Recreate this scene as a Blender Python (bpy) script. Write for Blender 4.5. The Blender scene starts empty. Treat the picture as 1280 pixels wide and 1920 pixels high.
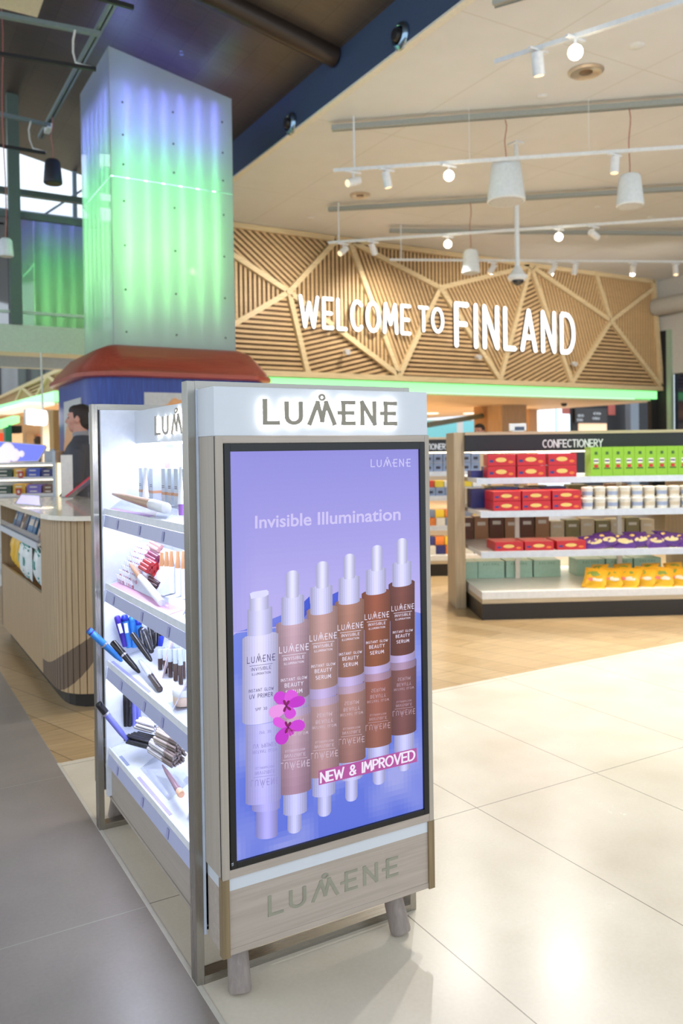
import bpy, bmesh, math, random
from mathutils import Vector, Matrix
random.seed(7)
D = bpy.data
COL = bpy.context.scene.collection
S = bpy.context.scene

# ---------------------------------------------------------------- camera
CAM_F, CAM_CY, CAM_H = 1538.65, 868.17, 1.36          # focal length and optical centre for a 1280x1920 picture
YAW, PITCH, ROLL = (math.radians(a) for a in (30.0532, .7518, -.8344))
_r = Vector((math.cos(YAW), -math.sin(YAW), 0)); _f = Vector((math.sin(YAW), math.cos(YAW), 0)); _z = Vector((0, 0, 1))
FW = _f*math.cos(PITCH) - _z*math.sin(PITCH); _u = _z*math.cos(PITCH) + _f*math.sin(PITCH)
RT = _r*math.cos(ROLL) + _u*math.sin(ROLL); UP = _u*math.cos(ROLL) - _r*math.sin(ROLL)
EYE = Vector((0, 0, CAM_H))
cam = D.objects.new('camera', D.cameras.new('camera')); COL.objects.link(cam); S.camera = cam
m = Matrix.Identity(4)
for i in range(3):
    m[i][0] = RT[i]; m[i][1] = UP[i]; m[i][2] = -FW[i]; m[i][3] = EYE[i]
cam.matrix_world = m
cd = cam.data; cd.sensor_fit = 'VERTICAL'; cd.sensor_height = 36; cd.sensor_width = 24
cd.lens = 36*CAM_F/1920; cd.shift_y = -(960-CAM_CY)/1920; cd.clip_start = .05; cd.clip_end = 200
cd.dof.use_dof = True; cd.dof.focus_distance = 2.35; cd.dof.aperture_fstop = 3.6

# ---------------------------------------------------------------- world, exposure
w = D.worlds.new('world'); S.world = w; w.use_nodes = True
bg = w.node_tree.nodes['Background']; bg.inputs[0].default_value = (.80, .90, 1.0, 1); bg.inputs[1].default_value = 1.5
vs = S.view_settings; vs.view_transform = 'Standard'; vs.look = 'None'; vs.gamma = 1; vs.use_curve_mapping = False
vs.exposure = 0.0

SPOT_W = 1.0        # one factor for all room lamps

# ---------------------------------------------------------------- measuring helpers: a point in the room seen in a direction
def ray(x, y): return FW + RT*((x-640)/CAM_F) - UP*((y-CAM_CY)/CAM_F)
def on(x, y, X=None, Y=None, Z=None, d=None):
    v = ray(x, y)
    if X is not None: t = X/v.x
    elif Y is not None: t = Y/v.y
    elif Z is not None: t = (Z-CAM_H)/v.z
    else: t = d
    return EYE + v*t
def zat(X, Y, py):
    """height at the plan position X, Y that is seen at the row py"""
    lo, hi = -1.0, 9.0
    for _ in range(40):
        mid = (lo+hi)/2; v = Vector((X, Y, mid))-EYE; yy = CAM_CY - CAM_F*(v.dot(UP))/(v.dot(FW))
        if yy > py: lo = mid
        else: hi = mid
    return (lo+hi)/2

# ---------------------------------------------------------------- materials
def lin(c):
    return tuple((x/12.92 if x <= .04045 else ((x+.055)/1.055)**2.4) for x in c)
def rgb(r, g, b): return lin((r/255, g/255, b/255))
MATS = {}
def M(name, c=(200, 200, 200), rough=.5, metal=0, emit=0, ec=None, spec=.5, trans=0, var=.05, vs_=30, kind=None, c2=None, axis=2, alpha=1, coat=0):
    if name in MATS: return MATS[name]
    mt = D.materials.new(name); mt.use_nodes = True; nt = mt.node_tree; b = nt.nodes['Principled BSDF']
    col = rgb(*c)
    b.inputs['Base Color'].default_value = (*col, 1)
    b.inputs['Roughness'].default_value = rough; b.inputs['Metallic'].default_value = metal
    b.inputs['Specular IOR Level'].default_value = spec
    b.inputs['Transmission Weight'].default_value = trans; b.inputs['Alpha'].default_value = alpha
    b.inputs['Coat Weight'].default_value = coat
    if emit:
        b.inputs['Emission Color'].default_value = (*rgb(*(ec or c)), 1); b.inputs['Emission Strength'].default_value = emit
    tc = nt.nodes.new('ShaderNodeTexCoord')
    def ramp(src, stops):
        r = nt.nodes.new('ShaderNodeValToRGB'); e = r.color_ramp.elements
        e[0].position = stops[0][0]; e[0].color = (*stops[0][1], 1); e[1].position = stops[-1][0]; e[1].color = (*stops[-1][1], 1)
        for p, cc in stops[1:-1]:
            k = e.new(p); k.color = (*cc, 1)
        nt.links.new(src, r.inputs[0]); return r
    if kind == 'wood':
        mp = nt.nodes.new('ShaderNodeMapping'); sc = [38, 38, 38]; sc[axis] = 1.6; mp.inputs['Scale'].default_value = sc
        nt.links.new(tc.outputs['Object'], mp.inputs[0])
        n = nt.nodes.new('ShaderNodeTexNoise'); n.inputs['Scale'].default_value = 2.2; n.inputs['Detail'].default_value = 6; n.inputs['Distortion'].default_value = .6
        nt.links.new(mp.outputs[0], n.inputs[0])
        d2 = rgb(*(c2 or tuple(int(x*.86) for x in c)))
        r = ramp(n.outputs[0], [(.3, d2), (.5, tuple((a+b_)/2 for a, b_ in zip(col, d2))), (.68, col)])
        nt.links.new(r.outputs[0], b.inputs['Base Color'])
    elif kind == 'brushed':
        mp = nt.nodes.new('ShaderNodeMapping'); sc = [240, 240, 240]; sc[axis] = 3; mp.inputs['Scale'].default_value = sc
        nt.links.new(tc.outputs['Object'], mp.inputs[0])
        n = nt.nodes.new('ShaderNodeTexNoise'); n.inputs['Scale'].default_value = 1.0; n.inputs['Detail'].default_value = 3
        nt.links.new(mp.outputs[0], n.inputs[0])
        mr = nt.nodes.new('ShaderNodeMapRange'); mr.inputs[3].default_value = max(.02, rough-.05); mr.inputs[4].default_value = rough+.06
        nt.links.new(n.outputs[0], mr.inputs[0]); nt.links.new(mr.outputs[0], b.inputs['Roughness'])
        r = ramp(n.outputs[0], [(.3, tuple(x*.95 for x in col)), (.7, col)]); nt.links.new(r.outputs[0], b.inputs['Base Color'])
    elif var:
        n = nt.nodes.new('ShaderNodeTexNoise'); n.inputs['Scale'].default_value = vs_; n.inputs['Detail'].default_value = 3
        nt.links.new(tc.outputs['Object'], n.inputs[0])
        r = ramp(n.outputs[0], [(.3, tuple(x*(1-var) for x in col)), (.7, tuple(min(1, x*(1+var)) for x in col))])
        nt.links.new(r.outputs[0], b.inputs['Base Color'])
    MATS[name] = mt
    return mt
def clear(name='clear_acrylic', c=(235, 240, 250), a=.22):
    if name in MATS: return MATS[name]
    mt = D.materials.new(name); mt.use_nodes = True; nt = mt.node_tree; nt.nodes.clear()
    o = nt.nodes.new('ShaderNodeOutputMaterial'); mix = nt.nodes.new('ShaderNodeMixShader'); t = nt.nodes.new('ShaderNodeBsdfTransparent'); g = nt.nodes.new('ShaderNodeBsdfGlossy')
    g.inputs[0].default_value = (*rgb(*c), 1); g.inputs[1].default_value = .06; t.inputs[0].default_value = (.94, .95, .97, 1)
    fr = nt.nodes.new('ShaderNodeLayerWeight'); fr.inputs[0].default_value = a
    nt.links.new(fr.outputs['Facing'], mix.inputs[0]); nt.links.new(t.outputs[0], mix.inputs[1]); nt.links.new(g.outputs[0], mix.inputs[2]); nt.links.new(mix.outputs[0], o.inputs[0])
    MATS[name] = mt; return mt

# ---------------------------------------------------------------- mesh builder
class MB:
    def __init__(s): s.v = []; s.f = []; s.mi = []; s.sm = []; s.col = []
    def add(s, vs_, fs, mi=0, smooth=False, col=None):
        n = len(s.v); s.v += [Vector(p) for p in vs_]
        for f in fs: s.f.append([n+i for i in f]); s.mi.append(mi); s.sm.append(smooth); s.col.append(col)
        return s
    def box(s, a, b, mi=0):
        x0, y0, z0 = (min(a[i], b[i]) for i in range(3)); x1, y1, z1 = (max(a[i], b[i]) for i in range(3))
        return s.add([(x0,y0,z0),(x1,y0,z0),(x1,y1,z0),(x0,y1,z0),(x0,y0,z1),(x1,y0,z1),(x1,y1,z1),(x0,y1,z1)],
              [(0,3,2,1),(4,5,6,7),(0,1,5,4),(1,2,6,5),(2,3,7,6),(3,0,4,7)], mi)
    def prism(s, pts, ext, mi=0, mi2=None):
        n = len(pts); e = Vector(ext); a = [Vector(p) for p in pts]
        nrm = Vector((0, 0, 0))
        for i in range(n): nrm += a[i].cross(a[(i+1) % n])
        if nrm.dot(e) > 0: a.reverse()
        s.add(a + [p+e for p in a], [tuple(range(n)), tuple(range(2*n-1, n-1, -1))], mi)
        b = len(s.v)-2*n
        for i in range(n):
            j = (i+1) % n
            s.f.append([b+j, b+i, b+n+i, b+n+j]); s.mi.append(mi if mi2 is None else mi2); s.sm.append(False); s.col.append(None)
        return s
    def bar(s, p, q, w_, h, up=(0, 0, 1), mi=0):
        p = Vector(p); q = Vector(q); d = (q-p).normalized(); u = Vector(up); sd = d.cross(u)
        if sd.length < 1e-4: sd = d.cross(Vector((0, 1, 0)))
        sd.normalize(); u = sd.cross(d).normalized()
        a = [p+sd*x*w_/2+u*y*h/2 for x, y in ((-1,-1),(1,-1),(1,1),(-1,1))]
        return s.prism(a, q-p, mi)
    def tube(s, pts, r, n=12, mi=0, caps=True, smooth=True):
        pts = [Vector(p) for p in pts]; k = len(pts); rs = r if isinstance(r, (list, tuple)) else [r]*k
        vs_ = []; prev = None
        for i, p in enumerate(pts):
            d = (pts[min(i+1, k-1)]-pts[max(i-1, 0)])
            if d.length < 1e-9: d = Vector((0, 0, 1))
            d.normalize()
            if prev is None:
                a = d.orthogonal().normalized()
            else:
                a = (prev - d*prev.dot(d)); a = a.normalized() if a.length > 1e-6 else d.orthogonal().normalized()
            prev = a; b = d.cross(a)
            for j in range(n):
                t = 2*math.pi*j/n; vs_.append(p + (a*math.cos(t)+b*math.sin(t))*rs[i])
        fs = [(i*n+j, i*n+(j+1) % n, (i+1)*n+(j+1) % n, (i+1)*n+j) for i in range(k-1) for j in range(n)]
        s.add(vs_, fs, mi, smooth)
        if caps:
            b0 = len(s.v)-k*n
            s.f.append([b0+j for j in range(n-1, -1, -1)]); s.f.append([b0+(k-1)*n+j for j in range(n)]); s.mi += [mi, mi]; s.sm += [False, False]; s.col += [None, None]
        return s
    def lathe(s, prof, c=(0, 0, 0), n=20, mi=0, axis=(0, 0, 1)):
        c = Vector(c); ax = Vector(axis).normalized(); a = ax.orthogonal().normalized(); b = ax.cross(a)
        vs_ = []
        for r, z in prof:
            for j in range(n):
                t = 2*math.pi*j/n; vs_.append(c+ax*z+(a*math.cos(t)+b*math.sin(t))*max(r, 1e-5))
        k = len(prof)
        fs = [(i*n+j, i*n+(j+1) % n, (i+1)*n+(j+1) % n, (i+1)*n+j) for i in range(k-1) for j in range(n)]
        s.add(vs_, fs, mi, True)
        b0 = len(s.v)-k*n
        s.f.append([b0+j for j in range(n-1, -1, -1)]); s.f.append([b0+(k-1)*n+j for j in range(n)]); s.mi += [mi, mi]; s.sm += [False, False]; s.col += [None, None]
        return s
    def ell(s, c, r, n=14, mi=0, rot=None):
        c = Vector(c); vs_ = []; fs = []
        k = n//2+1
        for i in range(k):
            ph = math.pi*i/(k-1)
            for j in range(n):
                t = 2*math.pi*j/n; p = Vector((r[0]*math.sin(ph)*math.cos(t), r[1]*math.sin(ph)*math.sin(t), -r[2]*math.cos(ph)))
                if rot: p = rot @ p
                vs_.append(c+p)
        fs = [(i*n+j, i*n+(j+1) % n, (i+1)*n+(j+1) % n, (i+1)*n+j) for i in range(k-1) for j in range(n)]
        return s.add(vs_, fs, mi, True)
    def build(s, name, mats, parent=None, base=None, world=True, bevel=0, local=None):
        me = D.meshes.new(name)
        if base is not None: off = Matrix.Translation(-Vector(base))
        elif parent is not None and world: off = FRAME[parent].inverted()
        else: off = Matrix.Identity(4)
        me.from_pydata([off @ p for p in s.v], [], s.f); 
        if not isinstance(mats, (list, tuple)): mats = [mats]
        for mt in mats: me.materials.append(mt)
        me.polygons.foreach_set('material_index', s.mi); me.polygons.foreach_set('use_smooth', s.sm)
        if any(c is not None for c in s.col):
            ca = me.color_attributes.new('Col', 'FLOAT_COLOR', 'CORNER'); i = 0
            for f, c in zip(s.f, s.col):
                for _ in f:
                    ca.data[i].color = (*c, 1) if c is not None else (1, 1, 1, 1); i += 1
        me.validate(); me.update()
        if any(s.sm): me.set_sharp_from_angle(angle=math.radians(50))
        o = D.objects.new(name, me); COL.objects.link(o)
        if base is not None: o.location = base
        if parent is not None: o.parent = parent; FRAME[o] = FRAME[parent]
        else: FRAME[o] = Matrix.Translation(Vector(base)) if base is not None else Matrix.Identity(4)
        if bevel:
            b = o.modifiers.new('bevel', 'BEVEL'); b.width = bevel; b.segments = 2; b.limit_method = 'ANGLE'; b.angle_limit = math.radians(40)
        return o
FRAME = {}
def root(name, loc, label, cat, group=None, rotz=0):
    o = D.objects.new(name, None); COL.objects.link(o); o.location = loc; o.rotation_euler = (0, 0, rotz); o.empty_display_size = .1
    FRAME[o] = Matrix.Translation(Vector(loc)) @ Matrix.Rotation(rotz, 4, 'Z')
    return tag(o, label, cat, group)
def tag(o, label, cat, group=None):
    o['label'] = label; o['category'] = cat
    if group: o['group'] = group
    return o
def struct(o): o['kind'] = 'structure'; return o
KIDS = {}
def dup(o, label, loc=None, rotz=None, group=None, mat=None):
    def cp(a, par):
        c = a.copy(); COL.objects.link(c)
        if par is not None: c.parent = par
        for ch in [x for x in D.objects if x.parent == a]: cp(ch, c)
        return c
    c = cp(o, None)
    if loc is not None: c.location = loc
    if rotz is not None: c.rotation_euler = (0, 0, rotz)
    c['label'] = label
    if group: c['group'] = group
    return c
def one(mb, name, mats, base, label, cat, group=None, bevel=0, rot=None):
    """a thing that is one mesh, built around its own origin"""
    o = mb.build(name, mats, bevel=bevel); o.location = base
    if rot is not None: o.rotation_euler = rot
    return tag(o, label, cat, group)

# ---------------------------------------------------------------- stroke lettering
def arc(cx, cy, rx, ry, a0, a1, n=8):
    return [(cx+rx*math.cos(math.radians(a0+(a1-a0)*i/n)), cy+ry*math.sin(math.radians(a0+(a1-a0)*i/n))) for i in range(n+1)]
FONT = {
 'A': (.62, [[(0,0),(.31,1),(.62,0)],[(.12,.32),(.5,.32)]]),
 'B': (.5, [[(0,0),(0,1)]+arc(.25,.76,.21,.24,90,-90)+[(0,.52)], [(.25,.52)]+arc(.26,.26,.24,.26,90,-90)+[(0,0)]]),
 'C': (.56, [arc(.34,.5,.32,.5,50,310,14)]),
 'D': (.6, [[(0,0),(0,1),(.2,1)]+arc(.22,.5,.38,.5,90,-90,12)+[(0,0)]]),
 'E': (.46, [[(.46,1),(0,1),(0,0),(.46,0)],[(0,.5),(.4,.5)]]),
 'F': (.46, [[(.46,1),(0,1),(0,0)],[(0,.52),(.4,.52)]]),
 'G': (.62, [arc(.34,.5,.33,.5,48,340,14)+[(.64,.46),(.38,.46)]]),
 'I': (.02, [[(.01,0),(.01,1)]]),
 'L': (.42, [[(0,1),(0,0),(.42,0)]]),
 'M': (.72, [[(0,0),(.08,1),(.36,.3),(.64,1),(.72,0)]]),
 'N': (.56, [[(0,0),(0,1),(.56,0),(.56,1)]]),
 'O': (.68, [arc(.34,.5,.34,.5,0,360,20)]),
 'P': (.46, [[(0,0),(0,1),(.22,1)]+arc(.22,.74,.24,.26,90,-90)+[(0,.48)]]),
 'R': (.48, [[(0,0),(0,1),(.22,1)]+arc(.22,.75,.24,.25,90,-90)+[(0,.5)],[(.2,.5),(.48,0)]]),
 'S': (.46, [arc(.24,.76,.2,.24,40,270,10)+arc(.24,.26,.22,.26,90,-140,10)]),
 'T': (.54, [[(0,1),(.54,1)],[(.27,1),(.27,0)]]),
 'U': (.54, [[(0,1),(0,.3)]+arc(.27,.28,.27,.28,180,360)+[(.54,1)]]),
 'V': (.6, [[(0,1),(.3,0),(.6,1)]]),
 'W': (.9, [[(0,1),(.22,0),(.45,.8),(.68,0),(.9,1)]]),
 'Y': (.56, [[(0,1),(.28,.5),(.56,1)],[(.28,.5),(.28,0)]]),
 '0': (.5, [arc(.25,.5,.25,.5,0,360,16)]),
 '3': (.44, [arc(.2,.75,.22,.25,140,-90,10)+arc(.2,.25,.24,.25,90,-140,10)]),
 '&': (.62, [[(.6,0),(.14,.66)]+arc(.28,.8,.17,.2,200,-20,8)+[(.36,.58),(.06,.34)]+arc(.25,.22,.22,.22,150,320,8)+[(.58,.46)]]),
 ' ': (.3, []),
}
# the maker's own letters: wide, with a ring over a pointed M and a crossed E
LOGO = [('L', 0, [[(0,1),(0,0),(.52,0)]]),
        ('U', .92, [[(0,1),(0,.3)]+arc(.3,.3,.3,.3,180,360,10)+[(.6,1)]]),
        ('M', 1.92, [[(0,0),(.36,.96),(.55,.14),(.74,.96),(1.1,0)],]),
        ('E', 3.3, [[(.62,1),(.16,1),(.16,0),(.62,0)],[(-.04,.5),(.56,.5)]]),
        ('N', 4.34, [[(0,0),(0,1),(.58,0),(.58,1)]]),
        ('E', 5.32, [[(.62,1),(.16,1),(.16,0),(.62,0)],[(-.04,.5),(.56,.5)]])]
LOGO_RING = arc(2.47, 1.22, .11, .12, 0, 360, 16); LOGO_W = 5.94
def seg_quads(lines, t, cap=True, rnd=False):
    """ribbons of thickness t along polylines, as lists of 2D polygons"""
    out = []
    for pl in lines:
        for i in range(len(pl)-1):
            a = Vector((*pl[i], 0)); b = Vector((*pl[i+1], 0)); d = b-a
            if d.length < 1e-6: continue
            d.normalize(); n = Vector((-d.y, d.x, 0))*t/2
            ex = d*(t/2 if (cap and not rnd) else 0) if len(pl) < 7 or i in (0, len(pl)-2) else d*t*.12
            ea = ex if (i == 0 or len(pl) < 7) else d*t*.12
            if len(pl) >= 7 and i == 0 and not rnd: ea = d*0
            if len(pl) >= 7 and i == len(pl)-2 and not rnd: ex = d*0
            out.append([(p.x, p.y) for p in (a-ea-n, b+ex-n, b+ex+n, a-ea+n)])
        if rnd:
            for p in (pl if len(pl) < 7 else [pl[0], pl[-1]]):
                out.append([(p[0]+t/2*math.cos(k*math.pi/6), p[1]+t/2*math.sin(k*math.pi/6)) for k in range(12)])
    return out
def text_polys(s, t=.14, gap=.2, rnd=False, font=FONT):
    x = 0; out = []
    for ch in s:
        wd, ls = font[ch]
        for q in seg_quads(ls, t, rnd=rnd): out.append([(p[0]+x, p[1]) for p in q])
        x += wd + gap
    return out, x-gap
def logo_polys(t=.13):
    out = []
    for ch, x, ls in LOGO:
        for q in seg_quads(ls, t): out.append([(p[0]+x, p[1]) for p in q])
    for q in seg_quads([LOGO_RING], t*.55): out.append(q)
    return out, LOGO_W
def put_polys(mb, polys, o, ux, uy, depth=None, mi=0, col=None):
    """flat lettering at origin o with axis vectors ux, uy (per unit); depth extrudes it"""
    o = Vector(o); ux = Vector(ux); uy = Vector(uy)
    for k, q in enumerate(polys):
        pts = [o+ux*p[0]+uy*p[1] for p in q]
        pts = [p_-Vector(depth).normalized()*(k % 9)*.00006 for p_ in pts] if depth is not None else pts
        if depth is not None: mb.prism(pts, depth, mi)
        else: mb.add(pts, [tuple(range(len(pts)))], mi, col=col)

# ---------------------------------------------------------------- lamps of the hall
def spot(name, loc, aim, power, size=1.3, blend=.6, col=(1, .86, .68), r=.05, parent=None):
    l = D.lights.new(name, 'SPOT'); l.energy = power*SPOT_W; l.spot_size = size; l.spot_blend = blend; l.color = col; l.shadow_soft_size = r
    o = D.objects.new(name, l); COL.objects.link(o); o.location = loc
    o.rotation_euler = (Vector(aim)-Vector(loc)).to_track_quat('-Z', 'Y').to_euler()
    return o
# ---------------------------------------------------------------- materials used by the setting
def floor_mat(name, c, c2, xs, ys, x0, y0, grout, gw=.004, rough=.22, gc=(150, 140, 125)):
    mt = D.materials.new(name); mt.use_nodes = True; nt = mt.node_tree; b = nt.nodes['Principled BSDF']; N = nt.nodes.new; L = nt.links.new
    tc = N('ShaderNodeTexCoord'); sx = N('ShaderNodeSeparateXYZ'); L(tc.outputs['Object'], sx.inputs[0])
    def edge(out, s, o):
        a = N('ShaderNodeMath'); a.operation = 'SUBTRACT'; L(out, a.inputs[0]); a.inputs[1].default_value = o
        d = N('ShaderNodeMath'); d.operation = 'DIVIDE'; L(a.outputs[0], d.inputs[0]); d.inputs[1].default_value = s
        f = N('ShaderNodeMath'); f.operation = 'PINGPONG'; L(d.outputs[0], f.inputs[0]); f.inputs[1].default_value = .5
        g = N('ShaderNodeMath'); g.operation = 'LESS_THAN'; L(f.outputs[0], g.inputs[0]); g.inputs[1].default_value = gw/2/s
        return g.outputs[0]
    e1 = edge(sx.outputs[0], xs, x0); e2 = edge(sx.outputs[1], ys, y0)
    mx = N('ShaderNodeMath'); mx.operation = 'MAXIMUM'; L(e1, mx.inputs[0]); L(e2, mx.inputs[1])
    n = N('ShaderNodeTexNoise'); n.inputs['Scale'].default_value = 3; n.inputs['Detail'].default_value = 8; L(tc.outputs['Object'], n.inputs[0])
    n2 = N('ShaderNodeTexNoise'); n2.inputs['Scale'].default_value = 90; n2.inputs['Detail'].default_value = 4; L(tc.outputs['Object'], n2.inputs[0])
    ad = N('ShaderNodeMath'); ad.operation = 'MULTIPLY_ADD'; L(n2.outputs[0], ad.inputs[0]); ad.inputs[1].default_value = .35; L(n.outputs[0], ad.inputs[2])
    r = N('ShaderNodeValToRGB'); r.color_ramp.elements[0].position = .45; r.color_ramp.elements[0].color = (*rgb(*c2), 1); r.color_ramp.elements[1].position = .9; r.color_ramp.elements[1].color = (*rgb(*c), 1); L(ad.outputs[0], r.inputs[0])
    mi = N('ShaderNodeMix'); mi.data_type = 'RGBA'; L(mx.outputs[0], mi.inputs[0]); L(r.outputs[0], mi.inputs[6]); mi.inputs[7].default_value = (*rgb(*gc), 1)
    L(mi.outputs[2], b.inputs['Base Color'])
    rr = N('ShaderNodeMapRange'); L(n.outputs[0], rr.inputs[0]); rr.inputs[3].default_value = rough-.05; rr.inputs[4].default_value = rough+.1; L(rr.outputs[0], b.inputs['Roughness'])
    b.inputs['Specular IOR Level'].default_value = .5
    return mt
def plank_mat(name, c, c2, rot=0, pw=.19, pl_=1.6, rough=.3):
    mt = D.materials.new(name); mt.use_nodes = True; nt = mt.node_tree; b = nt.nodes['Principled BSDF']; N = nt.nodes.new; L = nt.links.new
    tc = N('ShaderNodeTexCoord'); mp = N('ShaderNodeMapping'); mp.inputs['Rotation'].default_value = (0, 0, rot); L(tc.outputs['Object'], mp.inputs[0])
    br = N('ShaderNodeTexBrick'); L(mp.outputs[0], br.inputs[0]); br.inputs['Scale'].default_value = 1; br.inputs['Brick Width'].default_value = pl_; br.inputs['Row Height'].default_value = pw
    br.inputs['Mortar Size'].default_value = .0025; br.inputs['Bias'].default_value = 0; br.offset = .37
    br.inputs['Color1'].default_value = (*rgb(*c), 1); br.inputs['Color2'].default_value = (*rgb(*c2), 1); br.inputs['Mortar'].default_value = (*(x*.45 for x in rgb(*c2)), 1)
    m2 = N('ShaderNodeMapping'); m2.inputs['Rotation'].default_value = (0, 0, rot); m2.inputs['Scale'].default_value = (1.5, 22, 1); L(tc.outputs['Object'], m2.inputs[0])
    n = N('ShaderNodeTexNoise'); n.inputs['Scale'].default_value = 2; n.inputs['Detail'].default_value = 6; L(m2.outputs[0], n.inputs[0])
    mi = N('ShaderNodeMix'); mi.data_type = 'RGBA'; mi.blend_type = 'MULTIPLY'; mi.inputs[0].default_value = .5
    L(br.outputs[0], mi.inputs[6]); r = N('ShaderNodeValToRGB'); r.color_ramp.elements[0].position = .3; r.color_ramp.elements[0].color = (.55, .5, .45, 1); r.color_ramp.elements[1].position = .65; L(n.outputs[0], r.inputs[0]); L(r.outputs[0], mi.inputs[7])
    L(mi.outputs[2], b.inputs['Base Color']); b.inputs['Roughness'].default_value = rough
    return mt
FL_WHITE = floor_mat('cream_stone_tiles', (232, 222, 204), (219, 207, 187), .6367, 1.29, .71, 2.44, 1)
FL_GREY = floor_mat('grey_stone_tiles', (156, 146, 138), (140, 131, 124), 1.27, 1.18, .71, 2.43, 1, rough=.3, gc=(165, 160, 152))
FL_WOOD = plank_mat('oak_planks', (206, 176, 132), (190, 158, 113), rot=math.radians(72))
CEIL = floor_mat('cream_perforated_panels', (224, 226, 228), (219, 221, 222), 1.25, 2.5, .3, .4, 1, gw=.014, rough=.6, gc=(208, 208, 204))
DARK = plank_mat('dark_ceiling_boards', (86, 76, 68), (76, 68, 62), rot=math.radians(90), pw=.3, pl_=4, rough=.4)
OAK = M('oak_slat', (214, 180, 132), .5, kind='wood', axis=0)
OAKL = M('pale_oak_edge', (228, 204, 160), .5, kind='wood', axis=0)
OAKZ = M('oak_upright', (205, 172, 126), .5, kind='wood', axis=2)
BROWN = M('gap_shade_backing', (96, 72, 48), .8)  # shade in the gaps between slats is put into this brown
WHITE = M('white_satin', (216, 220, 226), .35, var=.008)
WHITEM = M('white_matt', (235, 235, 232), .6)
STEEL = M('brushed_steel', (170, 166, 158), .28, metal=1, kind='brushed', axis=2)
STEELX = M('brushed_steel_rail', (170, 166, 158), .28, metal=1, kind='brushed', axis=0)
BLACK = M('black_satin', (26, 25, 26), .4)
GREYM = M('galvanised_grey', (165, 170, 165), .45, metal=.4)
BLUEF = M('blue_fascia_paint', (58, 74, 102), .55)
CREAMW = M('cream_paint', (226, 222, 208), .6)

def slab(name, a, b, mt, parent=None): return struct(MB().box(a, b).build(name, mt, base=((a[0]+b[0])/2, (a[1]+b[1])/2, min(a[2], b[2])))) if False else struct(MB().box(a, b).build(name, mt))
# floor: cream tiles, a grey tiled walkway on the left, oak planks further back
slab('floor', (.71, -3, -.1), (18, 3.77, 0), FL_WHITE)
slab('floor', (-8, -3, -.1), (.71, 30, 0), FL_GREY)
slab('floor', (.71, 3.77, -.1), (18, 30, 0), FL_WOOD)
# thin pale metal strip between the walkway and the tiles
struct(MB().box((.704, -3, 0), (.716, 3.77, .002)).build('trim_1', M('strip', (215, 208, 195), .35)))
# cream ceiling, the blue fascia at its edge, and the dark sloping ceiling of the hall
XF, HC = 4.29, 5.0
slab('ceiling', (XF, -2, HC), (18, 12.3, HC+.1), CEIL)
mb = MB().box((XF-.05, -2, HC), (XF, 12.2, HC+.62)); struct(mb.build('trim_2', BLUEF))
struct(MB().box((XF-.06, -2, HC-.02), (XF+.02, 12.2, HC)).build('trim_3', CREAMW))
def zc(x): return 5.45+.2*(XF-x)
mb = MB(); x0, x1 = -6.0, XF-.05
mb.prism([(x0, -2, zc(x0)), (x1, -2, zc(x1)), (x1, 13.05, zc(x1)), (x0, 13.05, zc(x0))], (0, 0, .1)); struct(mb.build('ceiling', DARK))
# dark round duct running up the sloping ceiling to the fascia
p = on(628, 110, X=XF-.06); q = on(330, -25, Y=p.y)
PIPE = M('dark_duct', (58, 48, 42), .35, metal=.3)
a = MB().tube([(p.x, p.y, p.z+.02), (.2, p.y, p.z+.02+.2*(p.x-.2))], .11, 20); tag(a.build('ceiling_duct', PIPE), 'thick dark brown round duct running along the sloping dark ceiling', 'duct')

# ---------------------------------------------------------------- the slatted wall over the shop front
YW = 12.02
def W(x, y): p = on(x, y, Y=YW); return (p.x, p.z)
def clip(poly, n, d0, d1):
    for sgn, lim in ((1, d0), (-1, -d1)):
        out = []
        for i in range(len(poly)):
            a, b = poly[i], poly[(i+1) % len(poly)]
            da = sgn*(a[0]*n[0]+a[1]*n[1])-lim; db = sgn*(b[0]*n[0]+b[1]*n[1])-lim
            if da >= 0: out.append(a)
            if (da >= 0) != (db >= 0):
                t = da/(da-db); out.append((a[0]+(b[0]-a[0])*t, a[1]+(b[1]-a[1])*t))
        poly = out
        if len(poly) < 3: return []
    return poly
def slats(mb, poly, ang, P3, ext, pitch=.080, wd=.043):
    n = (-math.sin(math.radians(ang)), math.cos(math.radians(ang)))
    ds = [p[0]*n[0]+p[1]*n[1] for p in poly]; d = math.floor(min(ds)/pitch)*pitch
    while d < max(ds):
        q = clip(poly, n, d, d+wd)
        if len(q) >= 3: mb.prism([P3(x, z) for x, z in q], ext)
        d += pitch
TL, TR = (4.3, 4.99), (14.8, 4.99); BLc, BR = (4.3, 2.66), (15.04, 2.66)
la = (4.3, 4.86); na = W(540, 548); nb = (6.93, 4.95); nc = (7.15, 4.95); nd = W(823, 540); ne = (11.25, 4.93); nf = W(1143, 602); ng = (13.05, 4.95)
nh = (8.14, 2.69); ni = (6.32, 2.69); nj = W(936, 712); nk = (12.33, 2.69); nm = (4.45, 2.69); nm2 = W(443, 632); o_ = (14.78, 4.8)
nm2 = (4.3, 2.95)
regs = [([TL, la, na, nb], -38), ([la, na, nm2], 90), ([nm2, na, ni, BLc], 0), ([na, ni, nh], 14), ([na, nh, nb, ], 90), ([nb, nc, nh], 90),
        ([nc, nd, nh], -68), ([nc, nd, ne], 90), ([nd, nh, nj], 0), ([nd, ne, nj], -58), ([ne, nj, nk], 24), ([ne, nk, nf], -72),
        ([ne, ng, nf], 72), ([ng, TR, o_, nf], -75), ([nf, o_, BR], 90), ([nf, nk, BR], 0)]
mb = MB()
for poly, ang in regs: slats(mb, poly, ang, lambda x, z: (x, YW+.018, z), (0, .027, 0))
wl = struct(mb.build('wall_back', OAK))
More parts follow.
